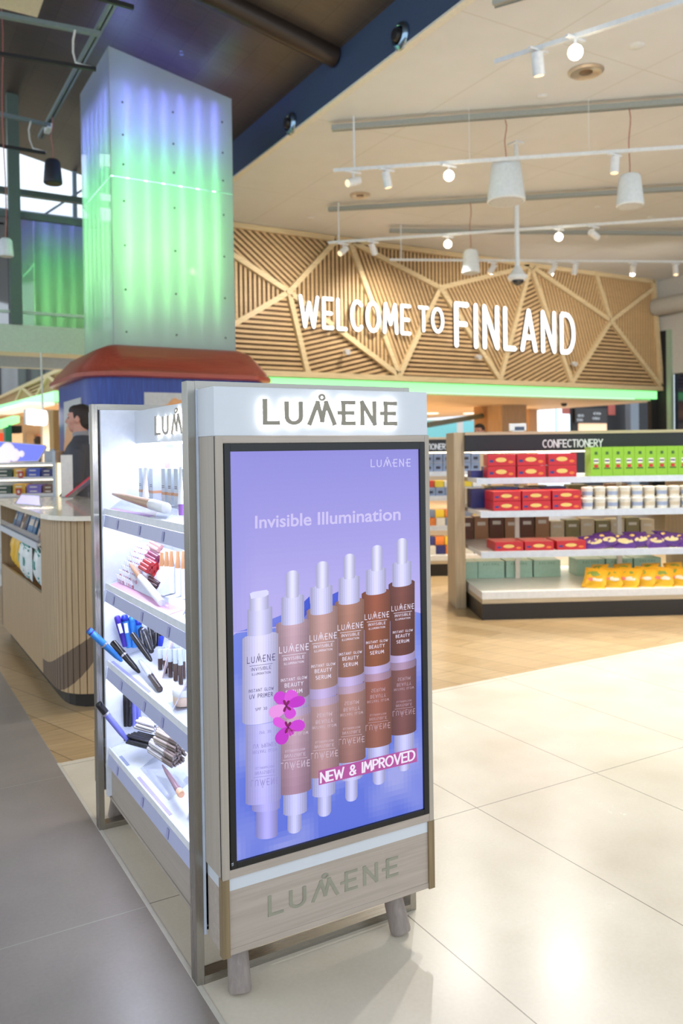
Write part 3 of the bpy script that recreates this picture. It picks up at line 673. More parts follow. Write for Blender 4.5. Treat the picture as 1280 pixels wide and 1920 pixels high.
# round nozzles in the blue fascia
for px, py, r_, lab in [(752, 68, .125, 'upper, nearer'), (546, 232, .125, 'lower, farther')]:
    P = on(px, py, X=XF-.055); rt = root('air_nozzle', (XF-.05, P.y, P.z), 'round chrome air nozzle in the blue ceiling fascia, the %s one' % lab, 'air nozzle', 'chrome nozzles in the blue fascia')
    MB().lathe([(r_, 0), (r_, .015), (r_*.93, .035), (r_*.7, .05), (r_*.62, .04), (r_*.6, 0)], n=26, axis=(-1, 0, 0)).build('ring', M('chrome', (150, 175, 195), .15, metal=1), rt, world=False)
    MB().lathe([(0, .09), (r_*.4, .085), (r_*.48, .06), (r_*.5, 0)], n=22, axis=(-1, 0, 0)).build('core', BLACK, rt, world=False)

# ---------------------------------------------------------------- fittings under the dark ceiling at the left
gl = M('grey_green_rail', (124, 138, 136), .45, metal=.2)
da, db = on(210, 10, Z=5.25), on(75, 258, Z=5.25); db.x = da.x
mb = MB().box((-.03, 0, -.02), (-.008, db.y-da.y+.1, .02)).box((.008, 0, -.02), (.03, db.y-da.y+.1, .02)).box((-.03, 0, .02), (.03, db.y-da.y+.1, .03))
one(mb, 'ceiling_rail', gl, (da.x, da.y-.1, 5.25), 'double grey cable rail running away under the dark ceiling at the left', 'rail')
def lrail(p0, p1, z, label, mat, nm='ceiling_rail', w_=.05, h=.04, grp='rails under the dark ceiling', cat='rail'):
    a = at_z(*p0, z); b = at_z(*p1, z); a = b+(a-b)*1.25; return rail(a, b, label, nm if nm != 'ceiling_rail' else 'cross_rail', mat, w_, h, grp, cat), b
lrail((0, 28), (188, 64), 5.2, 'grey rail crossing under the dark ceiling at the upper left', gl)
lrail((0, 214), (97, 236), 5.2, 'grey rail crossing under the dark ceiling, the farther one at left', gl)
lrail((0, 101), (180, 130), 4.75, 'black lighting track hanging at the upper left, the nearer one', M('black_track', (28, 28, 28), .5), 'lighting_track', .03, .03, 'black tracks at upper left', 'track')
lrail((0, 273), (85, 287), 4.75, 'black lighting track hanging at the left, the farther one', M('black_track'), 'lighting_track', .03, .03, 'black tracks at upper left', 'track')
lrail((150, -14), (250, 14), 4.75, 'short end of a black track at the top edge above the column', M('black_track'), 'lighting_track', .03, .03, 'black tracks at upper left', 'track')
def cable(pts, z0, z1, label):
    P = [on(x, y, Z=z0+(z1-z0)*k/(len(pts)-1)) for k, (x, y) in enumerate(pts)]; b = P[-1]
    one(MB().tube([p-b for p in P], .010, 8), 'power_cable', M('white_cable', (206, 206, 200), .5), b, label, 'cable', 'white looped cables')
cable([(141, 56), (137, 75), (137, 98), (142, 117), (155, 122), (176, 127)], 5.18, 4.78, 'white looped cable joining the nearer grey rail to the black track')
cable([(58, 227), (54, 243), (56, 262), (62, 278), (72, 281), (85, 285)], 5.18, 4.78, 'white looped cable joining the farther grey rail to the black track')
# spotlight fitting on the double rail and pendants
P = on(90, 218, X=da.x); mb = MB().box((-.03, -.1, -.04), (.03, .1, .02)).tube([(0, .0, .02), (.02, .25, .14)], .02, 8)
one(mb, 'rail_adapter', WTR, (da.x, P.y, 5.2), 'white adapter clipped to the double grey rail above the black pendant speaker', 'adapter')
P = on(97, 220, Z=5.2); pendant(P.x, P.y, 5.2, 299, 345, 83, 117, 'black cone pendant speaker hanging left of the lit column', SPKB)
P = on(11, 460, d=8.5); pendant(P.x, P.y, zc(P.x), 446, 481, -3, 24, 'small white cone pendant speaker at the far left edge', SPKW)
P = on(30, 10, Z=5.15)
pts = [on(x, y, Z=5.45) for x, y in [(-40, -30), (92, -30), (70, 33), (-40, 5)]]; c = sum(pts, V_((0, 0, 0)))/4
one(MB().prism([p-c for p in pts], (0, 0, .04)), 'ceiling_sail', M('cream_sail', (232, 214, 180), .6), c, 'pale cream ceiling panel corner at the very top left', 'ceiling panel')
P = on(340, 94, X=2.9); P = on(340, 94, d=8); z = zc(P.x)
one(MB().lathe([(0, -.05), (.02, -.05), (.012, -.02), (.035, 0)], n=12), 'sprinkler', M('sprinkler_metal', (150, 150, 190), .3, metal=.6), tuple(on(340, 94, Z=5.72)), 'small sprinkler head on the dark ceiling above the column', 'sprinkler')

# ---------------------------------------------------------------- the cosmetics display stand in front
ASH = M('ash_laminate_upright', (186, 174, 160), .45, kind='wood', c2=(176, 164, 150), axis=2)
ASHH = M('ash_laminate_across', (190, 176, 163), .45, kind='wood', c2=(174, 160, 147), axis=0)
ASHY = M('ash_laminate_side', (176, 164, 152), .45, kind='wood', c2=(166, 154, 142), axis=1)
POSTG = M('olive_oak_edging', (152, 130, 96), .45, kind='wood', c2=(126, 106, 76), axis=2)
PANEL = M('white_panel', (226, 230, 240), .4); TAUPE = M('taupe_letter', (150, 142, 126), .4, metal=.0)
KIO = root('display_stand', (1.05, 2.44, 0), 'tall cosmetics display stand with steel frames, glowing LUMENE header and a violet screen', 'display stand')
Y0, Y1, Y2, Y3 = 1.875, 1.992, 3.008, 3.05
XL, XR = .732, 1.367
def loopframe(y0, y1, nm='steel_frame'):
    mb = MB(); X0, X1_, Z1, t = .7045, 1.387, 1.547, .021
    mb.box((X0, y0, 0), (X0+t, y1, Z1)).box((X1_-t, y0, 0), (X1_, y1, Z1))
    o = mb.build(nm, STEEL, KIO, bevel=.001)
    MB().box((X0+t, y0, 0), (X1_-t, y1, t)).build('bottom_rail', STEELX, o); MB().box((X0+t, y0, Z1-t), (X1_-t, y1, Z1)).build('top_rail', STEELX, o)
loopframe(Y1, Y1+.042); loopframe(Y2, Y3)
def tower(ys, yfront, back):
    """the end block at one end: body, base, white band, posts; ys = +1 front faces -Y"""
    s = 1 if not back else -1; yf = yfront
    MB().box((XL, yf+.004*s, .318), (XR, yf+.112*s, 1.404)).build('body', ASH, KIO)
    MB().box((XL-.002, yf, 1.404), (XR-.002, yf+.112*s, 1.525)).build('header', WHITE, KIO, bevel=.0015)
    MB().box((XL+.004, yf+.004*s, .285), (XR-.004, yf+.11*s, .318)).build('white_band', WHITE, KIO)
    MB().box((XL+.004, yf+.004*s, .126), (XR-.004, yf+.11*s, .285)).build('base_block', ASHH, KIO)
    MB().box((XL+.004, yf+.002*s, .126), (XR-.004, yf+.012*s, .141)).build('base_edge', ASHH, KIO, bevel=.001)
    for x in (XL-.002, XR-.017):
        MB().box((x, yf-.002*s, .124), (x+.020, yf+.020*s, .319)).build('corner_post', POSTG, KIO, bevel=.0008)
MB().box((.7258, Y1-.004, .13), (.7318, Y1+.045, 1.526)).build('edge_strip', M('pale_edge', (206, 214, 228), .35), KIO)
tower(1, Y0, False); tower(1, 3.167, True)
# rails of laminate round the screen
XS0, XS1, ZS0, ZS1 = .7525, 1.3505, .3405, 1.385
for a, b in (((XL, Y0-.004, .318), (XS0-.002, Y0+.01, 1.404)), ((XS1+.002, Y0-.004, .318), (XR, Y0+.01, 1.404))): MB().box(a, b).build('stile', ASH, KIO, bevel=.0006)
for a, b in (((XS0-.002, Y0-.003, ZS1+.001), (XS1+.002, Y0+.01, 1.404)), ((XS0-.002, Y0-.003, .318), (XS1+.002, Y0+.01, ZS0-.001))): MB().box(a, b).build('rail', ASHH, KIO, bevel=.0006)
# screen: a black bezel with the picture set in
P0 = on(428, 848, Y=Y0+.002); P1 = on(797, 1517, Y=Y0+.002)
px0, px1, pz0, pz1 = .7690, 1.334, .356, 1.3655
BEZ = M('screen_bezel', (16, 16, 18), .25)
mb = MB(); t = Y0-.006
mb.box((XS0, t, ZS0), (px0, Y0+.006, ZS1)).box((px1, t, ZS0), (XS1, Y0+.006, ZS1)).box((px0, t, ZS0), (px1, Y0+.006, pz0)).box((px0, t, pz1), (px1, Y0+.006, ZS1))
bez = mb.build('screen_bezel', BEZ, KIO, bevel=.001)
YP = Y0+.0015
PIC = D.materials.new('lit_picture'); PIC.use_nodes = True; nt = PIC.node_tree; b = nt.nodes['Principled BSDF']; at = nt.nodes.new('ShaderNodeAttribute'); at.attribute_name = 'Col'
nt.links.new(at.outputs['Color'], b.inputs['Emission Color']); b.inputs['Emission Strength'].default_value = 1.0; b.inputs['Base Color'].default_value = (.01, .01, .012, 1); b.inputs['Roughness'].default_value = .35; b.inputs['Specular IOR Level'].default_value = .25
pic = MB(); LAYER = [0]
def S3(x, y, layer=None):
    p = on(x, y, Y=YP); k = (LAYER[0] if layer is None else layer)*.00012
    return V_((min(max(p.x, px0+.0005), px1-.0005), YP-k, min(max(p.z, pz0+.0005), pz1-.0005)))
def poly(pts, c): LAYER[0] += .25; pic.add([S3(*p) for p in pts], [tuple(range(len(pts)))], 0, col=rgb(*c))
def mixc(a, b, t): t = max(0, min(1, t)); return tuple(a[i]*(1-t)+b[i]*t for i in range(3))
NX, NZ = 44, 70
def noise(x, y):
    return sum(math.sin(x*a+y*b+c)*d for a, b, c, d in ((3.1, 5.3, .3, .5), (7.7, -4.2, 1.9, .3), (-11, 9.4, 4, .2), (19, 13, 2, .12)))
ga = V_((px0, 0, pz0)); gw, gh = px1-px0, pz1-pz0
def bgc(u, v, blue):
    if not blue:
        top = mixc((146, 142, 222), (180, 172, 238), (1-v)*2.6); return mixc(mixc(top, (190, 180, 240), max(0, .75-v)*2.5), (150, 148, 228), max(0, .12-u)*4)
    n_ = noise(u*1.7+.3, v*3.4)*.55+.40
    return mixc(mixc((94, 114, 220), (122, 138, 230), v*1.4), (158, 164, 232), max(0, n_-.22)*1.5)
for i in range(NX):
    for j in range(NZ):
        u, v = (i+.5)/NX, (j+.5)/NZ
        a = (px0+gw*i/NX, YP, pz0+gh*j/NZ); b_ = (px0+gw*(i+1)/NX, YP, pz0+gh*j/NZ); c = (px0+gw*(i+1)/NX, YP, pz0+gh*(j+1)/NZ); d = (px0+gw*i/NX, YP, pz0+gh*(j+1)/NZ)
        pic.add([a, b_, c, d], [(0, 1, 2, 3)], 0, col=rgb(*bgc(u, v, v < .56)))
# far edge of the blue table
LAYER[0] = 1
poly([(426, 1000), (800, 1000), (800, 1168), (783, 1150), (632, 1130), (632, 1110), (540, 1150), (440, 1190), (426, 1196)], (180, 172, 242)) if False else None
for k in range(24):      # the violet wall meets the blue table along a slanting edge
    xa, xb = 426+k*16, 426+(k+1)*16
    def edge_y(x): return 1194-(x-426)*.40 if x < 634 else 1128+(x-634)*.13
    def vb(x): return on(x, edge_y(x), Y=YP).z
    za, zb = vb(xa), vb(xb); A_, B_ = on(xa, 1200, Y=YP).x, on(xb, 1200, Y=YP).x
    zl = pz0+gh*.56
    cl = lambda x: min(max(x, px0), px1)
    if zb < zl or za < zl: pic.add([(cl(A_), YP-.0001, min(za, zl)), (cl(B_), YP-.0001, min(zb, zl)), (cl(B_), YP-.0001, zl), (cl(A_), YP-.0001, zl)], [(0, 1, 2, 3)], 0, col=rgb(188, 178, 245))
    if zb > zl or za > zl: pic.add([(cl(A_), YP-.0001, zl), (cl(B_), YP-.0001, zl), (cl(B_), YP-.0001, max(zb, zl)), (cl(A_), YP-.0001, max(za, zl))], [(0, 1, 2, 3)], 0, col=rgb(112, 124, 226))
poly([(537, 1160), (580, 1118), (582, 1143), (560, 1170)], (66, 88, 210)); poly([(615, 1118), (634, 1109), (633, 1140), (620, 1150)], (72, 92, 214))
def cyl(xl, xr, yt, yb, c, tilt=0., et=0., eb=0., c_bot=None, hl=.5, n=14, fade=None, xl2=None, xr2=None):
    LAYER[0] += .4; rows = 10 if (c_bot or fade) else 1
    for i in range(n):
        t0, t1 = i/n, (i+1)/n; tm = (t0+t1)/2
        sh = .90+.20*math.exp(-((tm-hl)/.24)**2)-.14*(abs(tm-.5)*2)**4
        def xx(t, w): a, b__ = xl+(xl2-xl)*w if xl2 else xl, xr+(xr2-xr)*w if xr2 else xr; return a+(b__-a)*t
        def y_(t, w):
            e_ = math.sqrt(max(0, 1-(2*t-1)**2)); top = yt+tilt*(t-.5)*(xr-xl)-et*e_; bot = yb+tilt*(t-.5)*(xr-xl)+eb*e_; return top+(bot-top)*w
        for k in range(rows):
            w0, w1 = k/rows, (k+1)/rows; cc = mixc(c, c_bot, (w0+w1)/2) if c_bot else c
            if fade: cc = mixc(cc, fade, (w0+w1)/2)
            cc = tuple(min(255, x*sh) for x in cc)
            pic.add([S3(xx(t0, w0), y_(t0, w0)), S3(xx(t1, w0), y_(t1, w0)), S3(xx(t1, w1), y_(t1, w1)), S3(xx(t0, w1), y_(t0, w1))], [(0, 1, 2, 3)], 0, col=rgb(*cc))
def ptext(s, x0, y0, x1, y1, h, c, t=.16, gap=.22, polys=None, flip=False, dx=0):
    LAYER[0] += .6
    ps, wd = polys if polys else text_polys(s, t, gap)
    for q in ps:
        pts = []
        for a, b_ in q:
            u = a/wd; pts.append(S3(x0+(x1-x0)*u+dx*b_, y0+(y1-y0)*u-(h*b_ if not flip else -h*b_)))
        pic.add(pts, [tuple(range(len(pts)))], 0, col=rgb(*c))
CAPC = (206, 204, 248); GL = (186, 168, 216)
def label_block(x0, x1, yb, k, c, words, flip=False, c2=None):
    """lettering on a bottle: yb = baseline of the maker's name, k = scale"""
    s = -1 if flip else 1; sl = -.13*(x1-x0); w_ = x1-x0; ptb = (-.13)*(1)
    def line(txt, dy, h, ins, t=.16, pol=None):
        a, b_ = x0+w_*ins, x1-w_*ins
        ya = yb+dy*k*s; ptext(txt, a, ya-(a-x0)*.13, b_, ya-(b_-x0)*.13, h*k, c, t, .34, pol, flip)
    line('', 0, 10.5, .02, pol=logo_polys(.12)); line('INVISIBLE', 14, 5.2, .16, .13); line('ILLUMINATION', 21.5, 3.6, .18, .14)
    a, b_ = x0+w_*.1, x1-w_*.1; LAYER[0] += .3
    y_ = yb+5*k*s; pic.add([S3(a, y_-(a-x0)*.13), S3(b_, y_-(b_-x0)*.13), S3(b_, y_-(b_-x0)*.13+.8), S3(a, y_-(a-x0)*.13+.8)], [(0, 1, 2, 3)], 0, col=rgb(*c))
    dy = 50
    for txt, h, ins in words: line(txt, dy, h, ins, .14); dy += h+6
SER = [('INSTANT GLOW', 4.6, .07), ('BEAUTY', 6.4, .2), ('SERUM', 6.4, .23)]; PRI = [('INSTANT GLOW', 4.8, .07), ('UV PRIMER', 6.5, .1), (' ', 3, .3), ('SPF 30', 4.5, .3)]
def dropper(bx, cx_, gx, ytop, yb1, yc, ysh, ybot, colr, yclear, cbot=None, rend=None):
    # bx bulb, gx collar, cx_ body extents; reflection first
    r1, r2, r3 = rend; bl = (112, 126, 226)
    m_ = ybot+4
    cyl(bx[0]+3, bx[1]+5, r2-6, r3, mixc(CAPC, bl, .15), -.15, 0, 8, n=8); cyl(gx[0]+4, gx[1]+5, r1-5, r2, mixc(CAPC, bl, .15), -.15, 0, 5, n=10)
    cyl(cx_[0]+2, cx_[1]+3, m_, r1, mixc(colr, (190, 170, 215), .12), -.15, -4, 6, c_bot=mixc(cbot or colr, (160, 120, 150), .25))
    cyl(cx_[0]+1, cx_[1]+2, m_-3, m_+12, mixc(GL, colr, .35), -.15, -6, 5)
    # the bottle itself
    cyl(cx_[0]+1, cx_[1]+1, ysh+60, ybot, GL, -.15, 0, 7); cyl(cx_[0], cx_[1], ysh+2, yclear, colr, -.13, 5, 7, c_bot=cbot)
    LAYER[0] += .3
    cyl(gx[0]+1, gx[1]-1, yc-2, ysh+1, mixc(colr, (60, 40, 60), .3), -.13, 0, 3, n=8)
    cyl(gx[0], gx[1], yb1, yc, CAPC, -.13, 3, 4, n=10); cyl(bx[0], bx[1], ytop+8, yb1, mixc(CAPC, (230, 230, 255), .3), -.1, 8, 3, n=10)
BOT = [((743, 763), (728, 777), (735, 771), 1009, 1055, 1096, 1091, 1235, (122, 74, 68), 1222, (98, 56, 48), (1372, 1407, 1438), 1146),
       ((695, 716), (677, 730), (685, 723), 1022, 1068, 1111, 1108, 1256, (148, 84, 66), 1242, (134, 80, 54), (1395, 1430, 1463), 1162),
       ((643, 664), (626, 681), (633.5, 673), 1038, 1083, 1129, 1125, 1279, (172, 126, 112), 1262, (142, 100, 86), (1423, 1458, 1494), 1182),
       ((591, 614), (573, 631), (580, 621.5), 1052, 1100, 1148, 1139, 1302, (186, 148, 146), 1284, (170, 134, 130), (1451, 1488, 1522), 1202),
       ((534, 558), (515.5, 578), (525, 568), 1069, 1118, 1167, 1164, 1322, (192, 160, 174), 1304, (158, 126, 146), (1482, 1522, 1553), 1224)]
for bx, cx_, gx, yt_, yb1, yc, ysh, ybot, c, ycl, cb, rend, ybl in BOT:
    dropper(bx, cx_, gx, yt_, yb1, yc, ysh, ybot, c, ycl, cb, rend)
    k = (cx_[1]-cx_[0])/58; label_block(cx_[0]+5, cx_[1]-1, ybl, k, (236, 228, 250), SER)
    label_block(cx_[0]+7, cx_[1]+1, 2*(ybot+2)-ybl+6, k, mixc((226, 216, 246), c, .45), SER, flip=True)
# the white primer bottle at the left
cyl(478, 518, 1480, 1565, (168, 164, 240), -.1, 0, 6); cyl(470, 522, 1440, 1515, (172, 168, 240), -.1, 0, 5); cyl(458, 524, 1352, 1500, (190, 186, 246), -.15, -4, 6, c_bot=(176, 172, 240))
cyl(452, 519, 1192, 1348, (214, 210, 250), -.15, 6, 8, c_bot=(204, 200, 248)); cyl(461, 508, 1140, 1187, (206, 204, 250), -.13, 3, 4); cyl(465, 501, 1112, 1142, (212, 210, 252), -.13, 3, 2)
poly([(466, 1112), (472, 1109), (497, 1105), (501, 1108), (501, 1114), (494, 1118), (468, 1122)], (222, 220, 255))
label_block(460, 514, 1243, 1.1, (74, 66, 112), PRI); label_block(467, 521, 1462, 1.1, (150, 142, 206), PRI, flip=True)
# the pink flower
def petal(cx_, cy_, ang, L_, wd, c):
    pts = []
    a = math.radians(ang)
    for i in range(17):
        t = 2*math.pi*i/16; u = (1-math.cos(t))/2*L_; v = math.sin(t)*wd*(.55+.45*u/L_)
        pts.append((cx_+u*math.cos(a)-v*math.sin(a), cy_+u*math.sin(a)+v*math.cos(a)))
    poly(pts, c)
LAYER[0] += 1
for cx_, cy_, fl in ((533, 1322, [(-125, 26, 12), (-60, 28, 12), (-20, 32, 10), (60, 22, 11), (150, 30, 12)]), (536, 1362, [(-10, 28, 11), (-150, 26, 9), (120, 30, 12), (60, 14, 8)])):
    for i, (an, L_, wd) in enumerate(fl): petal(cx_, cy_, an, L_*1.18, wd*1.25, ((206, 62, 214), (222, 86, 224), (196, 50, 204), (214, 74, 220), (236, 150, 232))[i % 5])
    for an in (-60, -110, 40, 110): petal(cx_, cy_, an, 12, 3.2, (128, 12, 96))
    poly([(cx_-2, cy_-2), (cx_+3, cy_-1), (cx_+2, cy_+3)], (90, 10, 70))
for an in (20, 50, 75, 100): petal(538, 1364, an, 15, 1.1, (178, 60, 150))
# banner and headline
LAYER[0] += 1
poly([(594, 1443), (777, 1400), (778, 1426), (594, 1470)], (180, 84, 158))
ptext('NEW & IMPROVED', 598, 1465, 773, 1422, 17.5, (240, 232, 250), t=.18, gap=.17)
ptext('', 692, 875, 765, 874, 13, (204, 200, 248), polys=logo_polys(.14))
LAYER[0] += 1
cu = D.curves.new('headline', 'FONT'); cu.body = 'Invisible Illumination'; cu.size = 1; cu.offset = .018; cu.resolution_u = 5; tmp = D.objects.new('headline', cu); COL.objects.link(tmp)
bpy.context.view_layer.update(); me = bpy.data.meshes.new_from_object(tmp.evaluated_get(bpy.context.evaluated_depsgraph_get()))
xs = [v.co.x for v in me.vertices]; mx, mn = max(xs), min(xs)
vs_ = [S3(475+(v.co.x-mn)/(mx-mn)*272, 990-16*(v.co.x-mn)/(mx-mn)-v.co.y*33) for v in me.vertices]
pic.add(vs_, [tuple(p.vertices) for p in me.polygons], 0); 
for i in range(len(me.polygons)): pic.col[-1-i] = rgb(206, 198, 244)
D.objects.remove(tmp); D.curves.remove(cu); D.meshes.remove(me)
pic.build('screen_picture', PIC, bez)
mb = MB(); ps, wd = text_polys('LIL', .2); put_polys(mb, ps, (XS0+.006, Y0-.0065, .352), (0, 0, .006), (-.004, 0, 0), mi=0); mb.build('maker_mark', M('pale_print', (190, 200, 210), .5), bez)

# lettering on the header (lit from behind) and on the base
HALO2 = M('side_letter_backlight', (255, 255, 255), .5, emit=16, ec=(248, 250, 255), var=0)
HALO = M('letter_backlight', (255, 255, 255), .5, emit=26, ec=(248, 250, 255), var=0)
def logo_letters(parent, o, ux, uy, out, halo=True, t=.13, mat=TAUPE, th=.004, hm=None):
    ox, uxv, uyv, ov = V_(o), V_(ux), V_(uy), V_(out)
    items = [(ch, [(x, ls)]) for ch, x, ls in LOGO]
    for k, (ch, x, ls) in enumerate(LOGO+[('ring', 0, None)]):
        mb = MB(); qs = seg_quads(ls, t) if ls else seg_quads([LOGO_RING], t*.55)
        qs = [[(p[0]+x, p[1]) for p in q] for q in qs]
        off = .007 if halo else 0
        for kk, q in enumerate(qs): mb.prism([ox+uxv*a+uyv*b_+ov*(off+kk*.00008) for a, b_ in q], ov*th, 0)
        L = mb.build('logo_letter', mat, parent)
        if halo:
            mb = MB(); qs = seg_quads(ls, t*.45) if ls else seg_quads([LOGO_RING], t*.12)
            for q in qs: mb.prism([ox+uxv*(a+x)+uyv*b_+ov*.0015 for a, b_ in q], ov*.0035, 0)
            mb.build('backlight', hm or HALO, L)
a = on(495, 793, Y=Y0-.004); b_ = on(738, 795, Y=Y0-.004); h = on(495, 752, Y=Y0-.004).z-a.z; u = (b_.x-a.x)/LOGO_W
logo_letters(KIO, (a.x, Y0-.0005, a.z), (u, 0, 0), (0, 0, h), (0, -1, 0), t=.185)
a = on(506, 1716, Y=Y0+.003); b_ = on(744, 1644, Y=Y0+.003); h = on(506, 1682, Y=Y0+.003).z-a.z; u = (b_.x-a.x)/LOGO_W
logo_letters(KIO, (a.x, Y0+.004, a.z), (u, 0, 0), (0, 0, h), (0, -1, 0), halo=False, t=.15, mat=M('printed_letter', (152, 150, 132), .5), th=.0012)
# splayed round feet
def foot(x, y, ty, tx=0): MB().tube([(x, y, .004), (x+tx*.1, y+(ty-y)*.08, .012), (x+tx, ty, .128)], [.027, .0295, .026], 24).build('foot', M('grey_washed_wood', (158, 146, 138), .55, kind='wood', c2=(138, 126, 120), axis=2), KIO)
foot(.789, 1.912, 1.955, .01); foot(1.279, 1.912, 1.955, -.01); foot(.785, 3.09, 3.06, .01); foot(1.279, 3.09, 3.06, -.01)
# shelf bay between the frames
XBK = .99
MB().box((XL, 2.99, .126), (XR, Y2, 1.525)).build('end_panel', PANEL, KIO)
MB().box((XL, Y1+.042, .126), (XR, Y1+.055, 1.525)).build('end_panel', PANEL, KIO)
MB().box((XBK, Y1+.055, .115), (XBK+.02, 2.99, 1.525)).build('spine_panel', PANEL, KIO)
hd = MB().box((.857, Y1+.055, 1.402), (XBK, 2.99, 1.521)).build('side_header', WHITE, KIO)
a = on(296, 814, X=.855); h = on(296, 783, X=.855).z-a.z
logo_letters(hd, (.8565, a.y, a.z), (0, -.088, 0), (0, 0, h), (-1, 0, 0), t=.15, hm=HALO2)
MB().box((.748, Y1+.042, .115), (.760, Y2, .262)).build('kick_panel', ASHY, KIO)
MB().box((.744, Y1+.042, .113), (.762, Y2, .122)).build('kick_edge', ASHY, KIO)
MB().box((.76, Y1+.042, .113), (XBK, Y2, .125)).build('bay_floor', ASHY, KIO)
p = on(203, 1435, X=.747); MB().tube([(.748, p.y, p.z), (.738, p.y, p.z)], .009, 14).build('lock', STEEL, KIO)
LED = M('cool_led_strip', (255, 255, 255), .5, emit=26, ec=(236, 240, 255), var=0)
PRL = M('price_rail', (184, 188, 222), .25, alpha=1, var=.01); TAGP = M('price_ticket', (160, 160, 202), .5); INK = M('ink', (70, 70, 96), .5)
SHZ = [1.150, .880, .600, .285]; TILT = .22
ya, yb = Y1+.056, 2.988
for k, z in enumerate(SHZ):
    mb = MB().prism([(.745, ya, z), (.745, ya, z+.016), (XBK-.001, ya, z+.016+TILT*.245), (XBK-.001, ya, z+.004+TILT*.245)], (0, yb-ya, 0))
    sh = mb.build('shelf', PANEL, KIO)
    MB().box((.739, ya, z-.002), (.745, yb, z+.020)).build('front_lip', M('lip_white', (240, 242, 248), .3), sh)
    mb = MB().prism([(.741, ya, z-.004), (.735, ya, z-.046), (.737, ya, z-.047), (.743, ya, z-.004)], (0, yb-ya, 0)); pr = mb.build('price_rail', PRL, sh)
    rr = random.Random(k)
    for j in range(3):
        y = 2.90-j*.27-rr.random()*.1; MB().prism([(.7385, y, z-.012), (.7345, y, z-.040), (.7345, y-.018, z-.040), (.7385, y-.018, z-.012)], (-.0008, 0, 0)).build('price_ticket', TAGP, sh)
    if k < 3: MB().box((.765, ya+.02, z-.006), (.783, yb-.02, z+.002)).build('led_strip', LED, sh)
MB().box((.862, ya+.02, 1.396), (.90, yb-.02, 1.402)).build('led_strip', LED, KIO)

# ---------------------------------------------------------------- goods on the display stand
def shz(k, X): return SHZ[k]+.016+TILT*(X-.745)
def spt(px, py, k):
    """the point of shelf k (a tilted board) seen at px, py"""
    v = ray(px, py); t = (SHZ[k]+.016-TILT*.745-CAM_H)/(v.z-TILT*v.x); p = EYE+v*t
    return V_((p.x, min(p.y, 2.975), p.z))
def onx(px, py, X=None, lim=2.955):
    p = on(px, py, X=X)
    return p if p.y <= lim else on(px, py, Y=lim)
def up(px, py, P): return zat(P.x, P.y, py)
SILV = M('silver_carton', (176, 186, 196), .35, metal=.25); BRB = M('bronze_band', (178, 130, 92), .4); WPL = M('white_plastic', (240, 240, 244), .3, var=.01); PURP = M('violet_cap', (150, 100, 180), .35)
ACR = clear()
# upper shelf: silver cartons with a bronze band
rt = None
for i, (px, w_) in enumerate([(247, .037), (258, .037), (269, .037), (292, .037), (303, .037), (314, .037), (326, .037), (339, .037)]):
    X = .862; P = on(px, 938, X=X); P.z = shz(0, X)+.002; P.y = min(P.y, 2.93)-i*.004
    P = V_((X, 2.90-(px-247)*.0058, shz(0, X)+.006)); h = zat(P.x, P.y, 877+(px-247)*.02)-P.z
    lab = 'silver serum carton with bronze band, %s on the top shelf' % ['farthest left', 'second from left', 'third from left', 'fourth from left', 'fifth from left', 'sixth from left', 'seventh from left', 'nearest the frame'][i]
    rt = root('serum_carton', P, lab, 'carton', 'silver cartons on the top shelf')
    MB().box((-.016, -.0185, 0), (.016, .0185, h)).build('box', SILV, rt, world=False, bevel=.001)
    MB().box((-.0165, -.0187, h*.26), (.0165, .0187, h*.34)).build('band', BRB, rt, world=False)
    mb = MB()
    for z in (.45, .50): mb.box((-.0172, -.011, h*z), (-.0162, .011, h*z+.0025))
    mb.build('print', INK, rt, world=False)
def tube_up(px, py0, py1, k, wpx, body, cap, label, name='cream_tube', cat='tube', X=.82, group=None, Y=None):
    P = on(px, py0, X=X); P.y = min(P.y, 2.95) if Y is None else Y; P.z = shz(k, X)+.003; h = zat(P.x, P.y, py1)-P.z; r_ = wpx/2/CAM_F*((P-EYE).dot(FW))
    rt = root(name, P, label, cat, group)
    MB().lathe([(r_*.72, 0), (r_*.78, .004), (r_*.78, h*.22), (r_*.7, h*.23)], n=16).build('cap', cap, rt, world=False)
    n = 16; rings = []
    for j in range(7):
        u = j/6; z = h*(.23+.77*u); rings.append([(r_*(1-.95*u)*math.cos(2*math.pi*a/n), r_*(1+.15*u)*math.sin(2*math.pi*a/n), z) for a in range(n)])
    mb = MB(); loft(mb, rings); mb.build('tube', body, rt, world=False)
tube_up(280, 930, 876, 0, 13, WPL, WPL, 'white cream tube standing between the silver cartons on the top shelf', Y=2.75)
tube_up(327, 955, 875, 0, 13, WPL, PURP, 'white tube on a violet cap in front of the cartons on the top shelf', X=.80, Y=2.33)
tube_up(341, 955, 878, 0, 13, WPL, WPL, 'white tube beside the violet capped tube on the top shelf, close to the steel frame', X=.83, Y=2.33)
